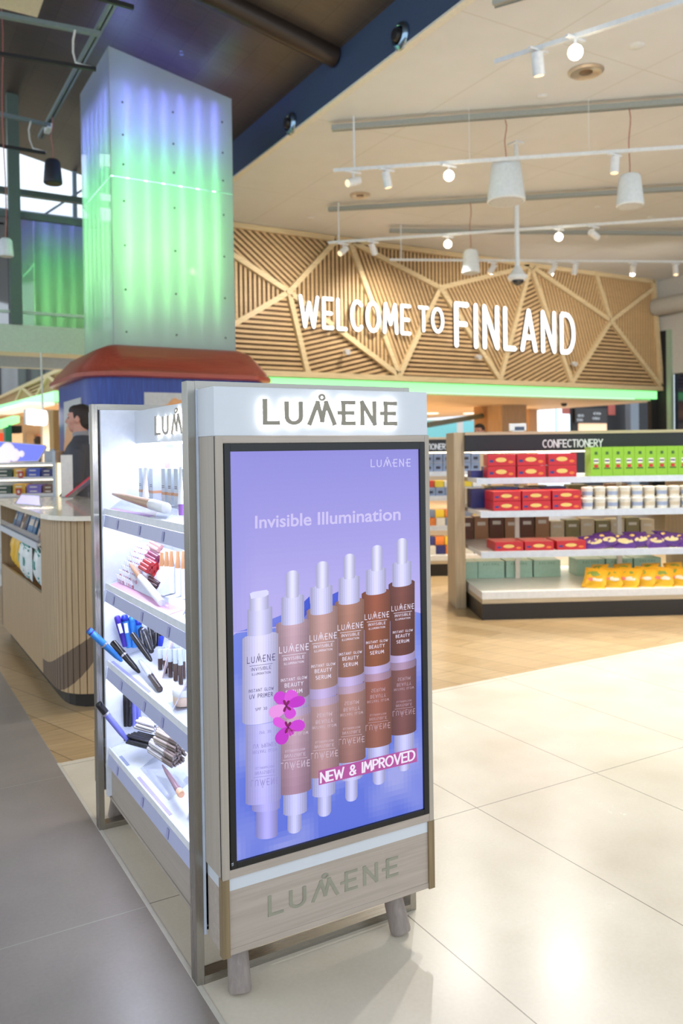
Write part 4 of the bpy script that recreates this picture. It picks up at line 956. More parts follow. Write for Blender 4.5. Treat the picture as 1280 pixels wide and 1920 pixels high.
def card(px, py0, py1, k, X, w_, mt, label, lean=.3, yaw=0, Y=None, pict=None, name='picture_card'):
    P = on(px, py0, X=X); P.y = P.y if Y is None else Y; P.z = shz(k, X)+.002; h = abs(zat(P.x, P.y, py1)-P.z)
    rt = root(name, P, label, 'card'); c_, s_ = math.cos(yaw), math.sin(yaw)
    def Q(a, z, o=0): return (z*lean*c_-a*s_*-1*0+o*c_+(-s_)*a, z*lean*s_+c_*a+o*s_, z)
    MB().prism([Q(-w_/2, 0), Q(w_/2, 0), Q(w_/2, h), Q(-w_/2, h)], (.003*c_, .003*s_, 0)).build('panel', mt, rt, world=False)
    if pict:
        for a0, a1, z0, z1, m_ in pict:
            MB().prism([Q(a0*w_, z0*h, -.0006), Q(a1*w_, z0*h, -.0006), Q(a1*w_, z1*h, -.0006), Q((a0*.6+a1*.4)*w_, (z1+.05)*h, -.0006), Q(a0*w_, z1*h, -.0006)], (.0005*c_, .0005*s_, 0)).build('picture', m_, rt, world=False)
SKIN2 = M('photo_skin', (206, 168, 150), .5); PALEP = M('photo_pale', (226, 220, 232), .4); OLV = M('photo_olive', (128, 128, 92), .5); LILAC = M('lilac_print', (196, 160, 224), .4, var=.01); PINKP = M('pink_print', (240, 190, 222), .4, var=.02); PINKW = M('blush_print', (226, 206, 208), .45)
card(283, 935, 868, 0, .885, .05, LILAC, 'small lilac sign card rising behind the cartons on the top shelf', lean=.05, Y=2.73)
card(335, 960, 905, 0, .785, .09, PALEP, 'leaning glossy photo card on the top shelf beside the steel frame', lean=.55, yaw=-.5, Y=2.24, pict=[(-.3, .35, .1, .5, OLV)])
def lying(p, q, r0, r1, body, cap, capfrac, label, name, cat, ring=None, n=16, tip=None):
    """a slim thing lying from p (its tail) to q (its cap end)"""
    p, q = V_(p), V_(q); rt = root(name, p, label, cat); d = q-p; L_ = d.length; d.normalize(); c = d*L_*(1-capfrac)
    z0 = V_((0, 0, 0))
    MB().tube([z0, d*.004, c*.3, c], [r0*.3, r0*.6, (r0+r1)/2*.9, r1], n).build('body', body, rt, world=False)
    MB().tube([c, c+d*.002, d*(L_-.002), d*L_], [r1*1.0, r1*1.06, r1*1.02, r1*.9], n).build('cap', cap, rt, world=False)
    if tip: MB().tube([d*(L_-.016), d*(L_+.001)], [r1*1.07, r1*.93], n).build('tip', tip, rt, world=False)
    if ring: MB().tube([c-d*.006, c+d*.001], [r1*1.1, r1*1.1], n).build('ring', ring, rt, world=False)
BRT = M('bronze_tube', (196, 158, 130), .35, metal=.1)
lying(on(211, 926, X=.755), on(312, 953, X=.775), .007, .0165, BRT, WPL, .24, 'bronze tester tube with white cap lying over the front of the top shelf', 'tester_tube', 'tester tube')
a = on(214, 940, X=.775); b_ = on(318, 962, X=.775)
rt = root('tester_stand', (.775, 2.7, shz(0, .775)), 'clear acrylic wedge holding the bronze tester tube on the top shelf', 'stand')
MB().prism([(.762, a.y, shz(0, .762)), (.80, a.y, shz(0, .8)), (.80, a.y, shz(0, .8)+.02)], (0, b_.y-a.y, 0)).build('wedge', ACR, rt)
def strip(k, ya_, yb_, mt, label, name='shelf_strip', x0=.7465, x1=.768, cat='printed strip'):
    z0 = shz(k, x0)+.0006; z1 = shz(k, x1)+.0006
    rt = MB().prism([(x0, ya_, z0), (x1, ya_, z1), (x1, yb_, z1), (x0, yb_, z0)], (0, 0, .0012)); 
    o = rt.build(name, mt, base=((x0+x1)/2, (ya_+yb_)/2, z0)); tag(o, label, cat)
strip(0, 2.96, 2.50, LILAC, 'lilac printed strip along the front of the top shelf')
strip(1, 2.96, 2.30, PINKP, 'pink printed strip along the front of the second shelf', x1=.79)
strip(2, 2.97, 2.52, M('periwinkle_print', (164, 164, 222), .4), 'periwinkle printed strip along the front of the third shelf', x1=.757)
strip(3, 2.88, 2.78, M('grey_blue_print', (150, 160, 196), .4), 'short grey blue strip at the left end of the bottom shelf', x1=.757)
strip(3, 2.66, 2.33, M('mauve_print', (176, 164, 206), .4), 'mauve printed strip along the front of the bottom shelf', x1=.757)

# second shelf: a stepped rack of white pencils
rk = root('pencil_rack', (.85, 2.82, shz(1, .85)), 'clear stepped rack of slim white capped pencils on the second shelf', 'rack')
zr = shz(1, .775)+.004; MB().prism([(.775, 2.972, zr+.001), (.87, 2.972, zr+.018), (.87, 2.972, zr+.137)], (0, -.44, 0)).build('rack_body', M('rack_white', (214, 220, 236), .3), rk)
cols_ = [(206, 196, 210), (212, 160, 176), (176, 190, 214), (190, 120, 130), (230, 226, 236)]
nrow, ncol = 8, 9; proto = {}
ORD = ['first', 'second', 'third', 'fourth', 'fifth', 'sixth', 'seventh', 'eighth', 'ninth']
def LAB(r_, c): return 'slim white lip pencil in the clear rack, %s row from the bottom, %s from left' % (ORD[r_], ORD[c])
for r_ in range(nrow):
    for c in range(ncol):
        x = .775+.085*(r_/nrow); z = zr+.004+(.125*r_/nrow); y = 2.955-c*.024
        if c > 8-r_*.3+1: continue
        k_ = (r_*3+c) % 5
        if k_ not in proto:
            rt = root('lip_pencil', (x, y, z), LAB(r_, c), 'pencil', 'white pencils in the rack')
            d = V_((-.25, 0, .97)).normalized()
            MB().tube([d*-.004, d*.012], .0030, 8).build('barrel', M('pencil_tint_%d' % k_, cols_[k_], .4), rt, world=False); MB().tube([d*.009, d*.025], .0034, 8).build('cap', WPL, rt, world=False)
            proto[k_] = rt
        else: rt = dup(proto[k_], LAB(r_, c), (x, y, z))
        rt.location = (x, y, z)
# clusters of lipsticks lying end on
def cluster(px, py, X, n, cols3, label, grp, r_=.008, L_=.07, rows=3, name='lipstick', cat='lipstick', dirv=(.05, -.99, -.10), tipc=None):
    v_ = ray(px, py); t_ = (zr-1.254*.775-CAM_H)/(v_.z-1.254*v_.x); P = EYE+v_*t_; P.y = min(P.y, 2.9); P += V_((-.012, 0, .006)); d = V_(dirv).normalized(); i = 0; pr = {}
    for rr_ in range(rows):
        for c in range(n):
            o = P+V_((.6*r_*(c+.5*(rr_ % 2))*1.7-.8*r_*rr_*.4, .004*((c+rr_) % 2), .78*r_*(c+.5*(rr_ % 2))*1.7+.5*r_*rr_*.4))+V_((-.8*rr_*r_*1.5, 0, .5*rr_*r_*1.5)); kk = (c+rr_) % len(cols3)
            if kk not in pr:
                rt = root(name, o, label, cat, grp)
                MB().tube([V_((0, 0, 0)), d*L_], [r_, r_*.95], 10).build('body', tipc or BLK_SH, rt, world=False)
                MB().lathe([(0, .004), (r_*.55, .003), (r_*.8, 0), (r_*.8, -.003)], n=10, axis=tuple(-d)).build('tip', M('%s_tip_%d' % (grp.replace(' ', '_'), kk), cols3[kk], .3), rt, world=False)
                pr[kk] = rt
            else: dup(pr[kk], label, o)
BLK_SH = M('dark_shine', (60, 30, 36), .25)
RS = M('red_shine', (170, 30, 36), .25)
cluster(283, 1073, .85, 3, [(214, 40, 40), (232, 84, 70), (190, 24, 34)], 'red lipstick in the pile beside the clear pencil rack', 'red lipsticks on the second shelf', r_=.008, rows=3, tipc=RS, L_=.07)
cluster(287, 1051, .88, 2, [(206, 60, 140), (170, 40, 110)], 'magenta lipstick in the small pile above the red ones', 'magenta lipsticks on the second shelf', r_=.008, rows=2, tipc=M('plum_shine', (120, 30, 70), .25), L_=.09)
cluster(290, 1031, .91, 2, [(226, 160, 150), (196, 120, 110)], 'rosy nude lipstick lying at the back of the second shelf', 'nude lipsticks on the second shelf', r_=.008, rows=2, tipc=M('nude_shine', (190, 140, 134), .25), L_=.1)
cluster(284, 1092, .84, 2, [(120, 30, 40), (90, 20, 40)], 'dark wine lipstick under the pile of red ones', 'wine lipsticks on the second shelf', r_=.007, rows=1, L_=.09)
# upright foundation tubes with bronze shoulders
FND = [(304, 1036), (313, 1034), (322, 1033), (334, 1034), (345, 1033)]
FB = M('foundation_bronze', (190, 138, 94), .3)
for i, (px, py) in enumerate(FND):
    X = .835; P = on(px, 1092, X=X); P.z = shz(1, X)+.003; h = zat(P.x, P.y, py)-P.z; r_ = 5.2/CAM_F*(P-EYE).dot(FW)
    rt = root('foundation_tube', P, 'upright bronze topped foundation tube, %s by the steel frame' % ['leftmost of the five', 'second of the five', 'middle one of the five', 'fourth of the five', 'nearest of the five'][i], 'foundation', 'foundation tubes on the second shelf')
    MB().lathe([(r_, 0), (r_, h*.62), (r_*1.02, h*.63)], n=16).build('base', WPL, rt, world=False)
    n = 16; rings = [[(r_*(1-.5*u)*math.cos(2*math.pi*a/n), r_*(1+.1*u)*math.sin(2*math.pi*a/n), h*(.62+.38*u)) for a in range(n)] for u in (0, .5, .9, 1)]
    mb = MB(); loft(mb, rings); mb.build('shoulder', FB, rt, world=False)
lying(on(243, 1057, X=.79), on(303, 1130, X=.765), .006, .0115, FB, WPL, .62, 'bronze and white tester tube leaning across the second shelf', 'tester_tube', 'tester tube')
lying(on(258, 1071, X=.785)+V_((-.004, .012, -.004)), on(266, 1085, X=.785)+V_((-.004, .0, 0)), .006, .008, BLACK, RS, .4, 'small dark and red tester clipped beside the leaning bronze tube', 'tester_stick', 'tester')
card(338, 1155, 1072, 1, .79, .11, PALEP, 'leaning photo card with a hand on the second shelf by the steel frame', lean=.5, yaw=-.55, Y=2.27, pict=[(-.35, .3, .4, .78, SKIN2)])
rt = root('acrylic_holder', (.775, 2.42, shz(1, .775)), 'clear acrylic holder at the front of the second shelf', 'holder')
MB().box((.765, 2.36, shz(1, .765)), (.768, 2.43, shz(1, .765)+.035)).build('front_pane', ACR, rt); MB().box((.768, 2.36, shz(1, .768)), (.80, 2.363, shz(1, .768)+.035)).build('side_pane', ACR, rt)

# third shelf: mascaras, pens, jar
def stick(px0, py0, px1, py1, X0, X1_, r_, body, cap, cf, label, name='mascara', cat='mascara', grp=None, ring=None, k=2, plate=False, disc=False):
    """an upright or leaning pen: foot at px0,py0 - head at px1,py1"""
    p = onx(px0, py0, X=X0); q = onx(px1, py1, X=X1_)
    f_ = shz(k, max(p.x, .746))+.002
    if p.z < f_: p = EYE+(p-EYE)*((f_-CAM_H)/(p.z-CAM_H))
    rt = root(name, p, label, cat, grp); d = q-p; L_ = d.length; d.normalize(); c = d*L_*(1-cf)
    MB().tube([d*0, d*.003, c], [r_*.7, r_*.92, r_], 16).build('body', body, rt, world=False)
    MB().tube([c, c+d*.001, d*(L_-.006), d*L_], [r_*.95, r_*1.04, r_, r_*.7], 16).build('cap', cap, rt, world=False)
    if plate:
        e_ = (EYE-p); e_ = (e_-d*e_.dot(d)).normalized(); sd = d.cross(e_); o_ = d*L_*.62+e_*r_*1.06
        MB().prism([o_-sd*r_*.5-d*.018, o_+sd*r_*.5-d*.018, o_+sd*r_*.5+d*.018, o_-sd*r_*.5+d*.018], -e_*r_*.3).build('label_patch', LBL, rt, world=False)
    if disc: MB().lathe([(0, .002), (r_*.9, .001), (r_*.9, -.002)], d*L_, 14, axis=tuple(d)).build('end_disc', RNG, rt, world=False)
    if ring: MB().tube([c-d*.004, c+d*.002], [r_*1.12]*2, 16).build('ring', ring, rt, world=False)
MVI = M('violet_metal', (72, 52, 168), .25, metal=.4); MBL = M('blue_metal', (62, 136, 214), .25, metal=.35); MDB = M('deep_blue_metal', (42, 62, 180), .25, metal=.4); MBK = M('black_gloss', (28, 26, 30), .2); RNG = M('silver_ring_small', (190, 186, 200), .25, metal=.8); LBL = M('white_label', (226, 230, 238), .5); PERI = M('periwinkle_metal', (128, 132, 220), .25, metal=.3)
stick(235, 1212, 219, 1155, .835, .84, .0115, MVI, MVI, .4, 'violet mascara standing at the left end of the third shelf', plate=True, grp='mascaras on the third shelf')
stick(242, 1214, 233, 1153, .84, .855, .0125, MBL, MDB, .18, 'light blue mascara with a white label, next to the violet one', plate=True, grp='mascaras on the third shelf')
stick(252, 1214, 247, 1155, .85, .865, .0125, MBL, MBL, .18, 'light blue mascara standing second of the blue ones', grp='mascaras on the third shelf')
stick(263, 1214, 259, 1162, .86, .875, .012, MBL, MDB, .18, 'blue mascara standing third of the blue ones, beside the black ones', grp='mascaras on the third shelf')
stick(272, 1222, 263, 1177, .84, .86, .0105, MBK, MBK, .4, 'black mascara standing left of the one with a round pale top', grp='mascaras on the third shelf')
stick(284, 1222, 270, 1182, .83, .84, .0105, MBK, MBK, .35, 'black mascara with its round pale end towards the viewer', disc=True, grp='mascaras on the third shelf')
P = on(268, 1181, X=.832); 
stick(287, 1215, 281, 1172, .86, .875, .0105, MBK, MBK, .4, 'black mascara standing right of the one with a round pale top', grp='mascaras on the third shelf')
stick(292, 1212, 294, 1176, .87, .885, .0095, MBK, RNG, .3, 'black mascara half hidden behind the blush card', grp='mascaras on the third shelf')
stick(300, 1212, 305, 1180, .88, .895, .0095, MDB, MBK, .4, 'dark blue mascara at the back of the third shelf behind the blush card', grp='mascaras on the third shelf')
lying(on(229, 1240, X=.765), on(166, 1181, X=.655), .010, .0115, MBL, MBL, .45, 'bright blue tester mascara with a violet tip jutting out over the third shelf', 'tester_mascara', 'tester mascara', RNG, tip=MVI)
lying(on(262, 1262, X=.785), on(211, 1204, X=.72), .009, .0115, MBK, MBK, .42, 'black tester mascara with silver ring jutting out next to the blue one', 'tester_mascara', 'tester mascara', RNG)
lying(on(284, 1240, X=.81), on(248, 1189, X=.775), .009, .0105, MBK, MBK, .5, 'slim black tester pen leaning behind the two jutting testers', 'tester_pen', 'tester')
lying(on(262, 1238, X=.785), on(300, 1293, X=.775), .010, .0095, M('clear_frosted_brush', (206, 210, 220), .5), M('dark_umber', (60, 48, 44), .3), .42, 'frosted white brow brush with a dark handle lying on the third shelf', 'brow_brush', 'brush', RNG)
card(296, 1262, 1188, 2, .83, .07, PINKW, 'blush pink card leaning beside the black mascaras', lean=.25, yaw=-.5, Y=2.62)
for r_ in range(2):
    for c in range(5):
        px = 301+c*9.5+r_*5; X = .84+.024*r_; P = on(px, 1284-r_*5, X=X); P.z = shz(2, X)+.003; h = zat(P.x, P.y, 1217-r_*4)-P.z; rad = 4.5/CAM_F*(P-EYE).dot(FW)
        lab = 'silver capped dark brown concealer, %s row, %s from the left' % (('front', 'back')[r_], ('first', 'second', 'third', 'fourth', 'fifth')[c])
        rt = root('concealer', P, lab, 'concealer', 'concealers on the third shelf')
        MB().lathe([(rad*.9, 0), (rad*.95, .003), (rad*.95, h*.54), (rad*.8, h*.55)], n=14).build('bottle', M('umber_glass', (70, 52, 46), .15), rt, world=False)
        MB().lathe([(rad, h*.55), (rad, h-.002), (rad*.94, h)], n=14).build('cap', M('silver_grey_cap', (186, 196, 208), .3), rt, world=False)
card(330, 1300, 1222, 2, .775, .10, PALEP, 'leaning photo card of two hands at the right of the third shelf', lean=.5, yaw=-.55, Y=2.33, pict=[(-.35, .25, .3, .75, SKIN2)])
X = .79; P = on(345, 1328, X=X); P.z = shz(2, X)+.004
rt = root('powder_jar', P, 'round beige powder jar with a white lid on the third shelf by the frame', 'jar'); rad = .032
MB().lathe([(rad*.9, 0), (rad, .004), (rad, .026), (rad*.96, .028)], n=28).build('pot', M('beige_powder', (222, 196, 176), .3), rt, world=False)
MB().lathe([(rad*1.0, .028), (rad*1.03, .030), (rad*1.03, .044), (rad*.98, .047)], n=28).build('lid', WPL, rt, world=False)
rt = root('acrylic_riser', (X, P.y, shz(2, X)), 'low clear acrylic tray under the powder jar', 'tray'); MB().box((X-.035, P.y-.04, shz(2, X)-.0), (X+.04, P.y+.05, shz(2, X)+.003)).build('plate', ACR, rt)

# bottom shelf
for i, (px, mt, c2) in enumerate([(236, MBK, MBK), (243, MBK, MBK), (252, PERI, PERI), (260, PERI, PERI)]):
    stick(px, 1362, px-1, 1300, .86, .87, .0095, mt, c2, .4, ['black brow pen standing at the left back of the bottom shelf', 'black brow pen standing second at the back of the bottom shelf', 'periwinkle pen standing beside the black ones on the bottom shelf', 'periwinkle pen standing farthest right at the back of the bottom shelf'][i], 'brow_pen', 'pen', 'upright pens on the bottom shelf', k=3)
lying(on(240, 1390, X=.765), on(184, 1319, X=.665), .010, .0115, PERI, MBK, .24, 'periwinkle tester mascara with a shiny black cap jutting out over the bottom shelf', 'tester_mascara', 'tester mascara', RNG)
GBR = M('grey_brown_barrel', (126, 112, 106), .3, metal=.2); TPC = M('bronze_tip', (170, 146, 110), .25, metal=.5); SVC = M('silver_cap_bright', (206, 202, 206), .22, metal=.6)
def bundle(px0, py0, X0, px1, py1, X1_, n, rows, r_, body, capm, tipm, label, grp, name='eye_pencil'):
    p0 = onx(px0, py0, X=X0); p1 = onx(px1, py1, X=X1_); d = p1-p0; L_ = d.length; d.normalize(); sd = d.cross(V_((0, 0, 1))).normalized(); u = sd.cross(d).normalized(); pr = None; rn = random.Random(n)
    for rr_ in range(rows):
        for c in range(n):
            o = p0+sd*(c-(n-1)/2+.5*(rr_ % 2))*r_*2.3+u*rr_*r_*2.05+d*(rn.random()-.5)*.010
            if pr is None:
                pr = rt = root(name, o, label, 'pencil', grp)
                MB().tube([d*0, d*.002, d*L_*.62], [r_*.5, r_, r_], 10).build('cap', capm, rt, world=False); MB().tube([d*L_*.62, d*L_], [r_*.95, r_*.9], 10).build('barrel', body, rt, world=False)
                MB().lathe([(0, .003), (r_*.5, .002), (r_*.8, -.001)], n=10, axis=tuple(-d)).build('tip', tipm, rt, world=False)
            else: dup(pr, label, o)
bundle(296, 1382, .79, 336, 1402, .84, 5, 4, .0056, GBR, M('grey_brown_light', (168, 156, 148), .3, metal=.2), TPC, 'brown eye pencil with a bronze tip in the bundle lying on the bottom shelf', 'bronze tipped pencils')
bundle(288, 1402, .782, 333, 1432, .83, 5, 4, .0056, GBR, SVC, MBK, 'eye pencil with silver cap and dark tip in the lower bundle on the bottom shelf', 'silver capped pencils')
bundle(258, 1360, .80, 292, 1370, .85, 4, 3, .0055, SVC, SVC, RNG, 'pale silver pencil in the loose pile at the back of the bottom shelf', 'pale silver pencils')
bundle(247, 1388, .785, 292, 1400, .83, 5, 3, .0052, MBK, MBK, SVC, 'black pencil with a silver end in the pile on the bottom shelf', 'black pencils')
rt = root('pencil_box', (.785, 2.55, shz(3, .785)), 'clear acrylic box under the pencils on the bottom shelf', 'box')
a_ = on(262, 1415, X=.785); MB().prism([(.775, 2.72, shz(3, .775)), (.85, 2.72, shz(3, .85)), (.85, 2.72, shz(3, .85)+.03)], (0, -.3, 0)).build('wedge', ACR, rt)
lying(on(304, 1434, X=.79), on(340, 1490, X=.77), .004, .010, M('plum_metal', (158, 126, 140), .25, metal=.3), M('peach_metal', (222, 170, 136), .3), .12, 'slim plum tester pen with peach end lying at the front of the bottom shelf', 'tester_pen', 'tester')
card(345, 1500, 1408, 3, .80, .10, PALEP, 'clear edged card leaning at the right end of the bottom shelf', lean=.5, yaw=-.55, Y=2.30, pict=[(-.3, .2, .2, .7, PINKW)])

# ---------------------------------------------------------------- sweets stands
GT = math.radians(-26.9); GOX = V_((4.237, 5.112, 0)); GU = V_((math.cos(GT), math.sin(GT), 0)); GV = V_((-math.sin(GT), math.cos(GT), 0))
def gq(px, py, v):
    """local coordinates on the stand: seen at px, py in the plane v behind its front"""
    r_ = ray(px, py); O = GOX+GV*v; t = (O-EYE).dot(GV)/r_.dot(GV); P = EYE+r_*t; return V_(((P-GOX).dot(GU), v, P.z))
STW = M('stand_oak', (204, 182, 148), .5, kind='wood', axis=2); STWX = M('stand_oak_across', (204, 184, 152), .5, kind='wood', axis=0)
SHW = M('shelf_white', (232, 230, 226), .3); SIGN = M('sign_black', (34, 34, 38), .5); SGL = M('sign_letter_white', (226, 228, 230), .5)
WLED = M('warm_led_strip', (255, 240, 214), .5, emit=9, ec=(255, 232, 196), var=0); KICK = M('black_plinth', (34, 30, 28), .35)
def stand(loc, rz, L_, label, word, tx0, tx1, tz):
    g = root('sweets_stand', loc, label, 'display stand', rotz=rz)
    B = lambda a, b, n, m_, par=None, bv=0: MB().box(a, b).build(n, m_, par or g, world=False, bevel=bv)
    B((0, 0, 0), (L_+.07, .50, .13), 'plinth', KICK); B((0, .86, 0), (L_, 1.36, .13), 'plinth', KICK); B((.0, .5, 0), (L_, .86, .13), 'plinth', KICK)
    B((0, 0, .13), (L_+.07, .5, .165), 'deck_edge', STWX, bv=.002); B((0, 0, .165), (L_+.07, .5, .225), 'deck', SHW, bv=.003); B((0, .5, .13), (L_, 1.36, .225), 'deck', SHW)
    for x in (-.115, L_): B((x, .50, 0), (x+.09, .86, 1.515), 'end_post', STW, bv=.002)
    B((-.025, .50, 1.495), (L_, .86, 1.515), 'top_board', STWX)
    s_ = B((-.025, .46, 1.345), (L_, .50, 1.49), 'sign_board', SIGN); B((-.025, .455, 1.49), (L_, .50, 1.515), 'sign_rail', STWX)
    ps, wd = text_polys(word, .15, .2); mb = MB(); put_polys(mb, ps, (tx0, .4585, tz), ((tx1-tx0)/wd, 0, 0), (0, 0, .06), (0, .003, 0)); mb.build('sign_lettering', SGL, s_, world=False)
    for k in range(2): B((.45+k*.92, .655, .225), (.49+k*.92, .675, 1.35), 'upright', M('perforated_white', (226, 222, 214), .4))
    for z, v0 in ((1.118, .15), (.855, .02), (.53, .02)):
        sh = B((0, v0, z-.022), (L_, 1.34-v0, z+.012), 'shelf', SHW, bv=.002)
        B((0, v0-.006, z-.036), (L_, v0, z+.014), 'front_lip', M('lip_grey', (208, 214, 224), .3), sh); B((.05, v0+.03, z-.032), (L_-.05, v0+.055, z-.022), 'led_strip', WLED, sh); B((.05, 1.26, z-.032), (L_-.05, 1.285, z-.022), 'led_strip', WLED, sh)
    B((.05, .51, 1.335), (L_-.05, .535, 1.345), 'led_strip', WLED)
    return g
SA = stand(GOX, GT, 1.90, 'oak framed sweets stand with the full CONFECTIONERY sign at the right', 'CONFECTIONERY', .648, 1.169, 1.378)
p = on(795, 1078, Z=0)
GO2 = GOX+GV*2.35+GU*(-.62-.03)
SB = stand(GO2, GT, 1.25, 'second sweets stand, half hidden between the screen and the right one', 'CONFECTIONERY', .415, .925, 1.378)
def gbox(g, org, u0, u1, v0, v1, z0, z1, mats, label, name, cat, grp, parts=(), bevel=.0):
    P = org+GU*((u0+u1)/2)+GV*v0+V_((0, 0, z0)); rt = root(name, P, label, cat, grp, rotz=GT); w_, d_, h = u1-u0, v1-v0, z1-z0
    MB().box((-w_/2, 0, 0), (w_/2, d_, h)).build('box', mats, rt, world=False, bevel=bevel)
    for nm, mt, a0, a1, b0, b1 in parts:
        if nm == 'blob': 
            MB().prism([((a0+a1)/2*w_+(a1-a0)/2*w_*math.cos(t*math.pi/6), -.0012, (b0+b1)/2*h+(b1-b0)/2*h*math.sin(t*math.pi/6)) for t in range(12)], (0, .001, 0)).build('print', mt, rt, world=False)
        else: MB().box((a0*w_, -.0012, b0*h), (a1*w_, 0, b1*h)).build(nm, mt, rt, world=False)
    return rt
REDB = M('red_carton', (196, 36, 46), .35); YEL = M('gold_print', (232, 196, 110), .4); NAV = M('navy_print', (52, 54, 120), .4); GRNB = M('lime_carton', (140, 190, 46), .4); WHP = M('white_print', (232, 226, 214), .4); TEA = M('pale_teal_carton', (168, 206, 190), .35); TEAD = M('teal_print', (96, 140, 124), .4)
redparts = [('blob', YEL, -.22, .18, .32, .72), ('print', NAV, -.44, -.30, .30, .52), ('blob', M('orange_print', (226, 120, 50), .4), .24, .42, .2, .46)]
row = ['left', 'middle', 'right']
def reds(z0, h, lst, v, dep, nh, what):
    for i, (u0, u1) in enumerate(lst):
        for j in range(nh):
            lab = 'red chocolate box with gold print, %s%s %s' % (row[i]+' ', ('stack, '+('lower box', 'upper box')[j]) if nh > 1 else 'one', what)
            gbox(SA, GOX, u0, u1, v, v+dep, z0+j*h, z0+(j+1)*h-.003, [REDB], lab.replace('  ', ' '), 'chocolate_box', 'chocolate box', 'red chocolate boxes', redparts, bevel=.002)
reds(1.131, .098, [(.10, .33), (.345, .58), (.604, .84)], .17, .16, 2, 'on the top shelf')
reds(.868, .080, [(.115, .34), (.352, .585), (.60, .835)], .06, .30, 2, 'on the second shelf')
reds(.543, .075, [(.127, .357), (.37, .607), (.634, .872)], .06, .30, 1, 'on the third shelf')
for i in range(10):
    u0 = .955+i*.0925
    gbox(SA, GOX, u0, u0+.0905, .16, .30, 1.131, 1.372, [GRNB], 'lime green carton with dark print, %s in the row' % ['first from the left', 'second', 'third', 'fourth', 'fifth', 'sixth', 'seventh', 'eighth', 'ninth', 'last on the right'][i], 'green_carton', 'carton', 'lime green cartons on the top shelf',
         [('print', M('dark_green_print', (60, 96, 40), .4), -.13, .13, .74, .84), ('print', WHP, -.22, .22, .44, .60), ('print', NAV, -.2, .2, .50, .55), ('print', REDB, -.18, .18, .30, .40), ('print', M('dark_green_print'), -.3, .3, .25, .29)], bevel=.001)
# navy cartons behind the red ones
for i in range(3): gbox(SA, GOX, -.0+i*.12, .10+i*.12, .36, .50, 1.131, 1.19+.03*(i % 2), [NAV], 'navy carton at the back of the top shelf, %s of three' % row[i], 'navy_carton', 'carton', 'navy cartons behind the red boxes')
for i in range(4): gbox(SA, GOX, .02+i*.21, .21+i*.21, .44, .62, .868, 1.03+.01*(i % 2), [NAV if i != 1 else M('blue_carton', (48, 84, 160), .4)], 'dark blue carton behind the red boxes on the second shelf, %s from the left' % ['first', 'second', 'third', 'fourth'][i], 'blue_carton', 'carton', 'blue cartons on the second shelf')
# white paper cups in two tiers
def cup(P, mt, label, sc=1.0):
    rt = root('sweets_cup', P, label, 'cup', 'white sweets cups')
    MB().lathe([(.040*sc, 0), (.046*sc, .072*sc), (.048*sc, .075*sc)], n=16).build('pot', WHP, rt, world=False)
    MB().lathe([(.042*sc, .022*sc), (.0455*sc, .052*sc)], n=16).build('label', mt, rt, world=False)
    MB().lathe([(.048*sc, .075*sc), (.05*sc, .078*sc), (.05*sc, .086*sc), (.03*sc, .09*sc)], n=16).build('lid', M('cup_lid', (240, 236, 226), .3), rt, world=False)
    return rt
CL1 = M('grey_blue_label', (160, 170, 196), .4); CL2 = M('cream_label', (214, 196, 168), .4); pr = {}
n_ = 0
for tier in range(2):
    for c in range(10):
        for back in range(2 if tier == 0 else 1):
            u = .90+c*.104+tier*.02; v = .10+.11*back+tier*.05; z = .868+tier*.088; P = GOX+GU*u+GV*v+V_((0, 0, z)); k = (c+back) % 2
            ord_ = ['first', 'second', 'third', 'fourth', 'fifth', 'sixth', 'seventh', 'eighth', 'ninth', 'tenth'][c]
            lab = 'white sweets cup, %s from the left, %s' % (ord_, 'upper tier' if tier else ('front of the lower tier', 'back of the lower tier')[back])
            if k not in pr: pr[k] = cup(P, (CL1, CL2)[k], lab)
            else: dup(pr[k], lab, P)
# filled sweets bags
def bag_mesh(seed, w_, h, t):
    rn = random.Random(seed); n, m_ = 9, 7; vs_ = []; top = []; 
    def pt(i, j, s):
        a = i/(n-1)*2-1; b_ = j/(m_-1)*2-1; e_ = max(0, (1-abs(a)**3))*max(0, (1-abs(b_)**3)); return (a*w_/2*(1-.06*(1-abs(b_))), b_*h/2*(1-.05*(1-abs(a))), s*(t/2*e_**.6+rn.uniform(-.1, .1)*t*e_)+.0)
    mb = MB()
    for s in (1, -1):
        vs_ = [pt(i, j, s) for j in range(m_) for i in range(n)]
        mb.add(vs_, [(j*n+i, j*n+i+1, (j+1)*n+i+1, (j+1)*n+i) if s > 0 else (j*n+i, (j+1)*n+i, (j+1)*n+i+1, j*n+i+1) for j in range(m_-1) for i in range(n-1)], 0, True)
    return mb
def bag(P, rot, w_, h, t, mats, seed, label, grp, name='sweets_bag', cat='bag', prints=()):
    rt = root(name, P, label, cat, grp); rt.rotation_euler = rot
    mb = bag_mesh(seed, w_, h, t)
    o = mb.build('pouch', mats[0], rt, world=False)
    for k, (mt, a, b_, ra, rb) in enumerate(prints):
        pm = MB(); pm.ell((a*w_, b_*h, t*.38), (ra*w_, rb*h, t*.14), 12); pm.build('print', mt, rt, world=False)
    for s in (-1, 1): MB().box((-w_/2, s*h/2-.012, -.002), (w_/2, s*h/2+.006, .002)).build('seal', mats[0], rt, world=False)
    return rt
PUR = M('purple_foil', (92, 50, 134), .28, metal=.15); CRP = M('cream_print', (236, 216, 160), .35); YLF = M('yellow_foil', (232, 178, 44), .28, metal=.1); GP = M('leaf_print', (126, 150, 70), .4); PNK = M('pink_sweet_print', (226, 120, 120), .4)
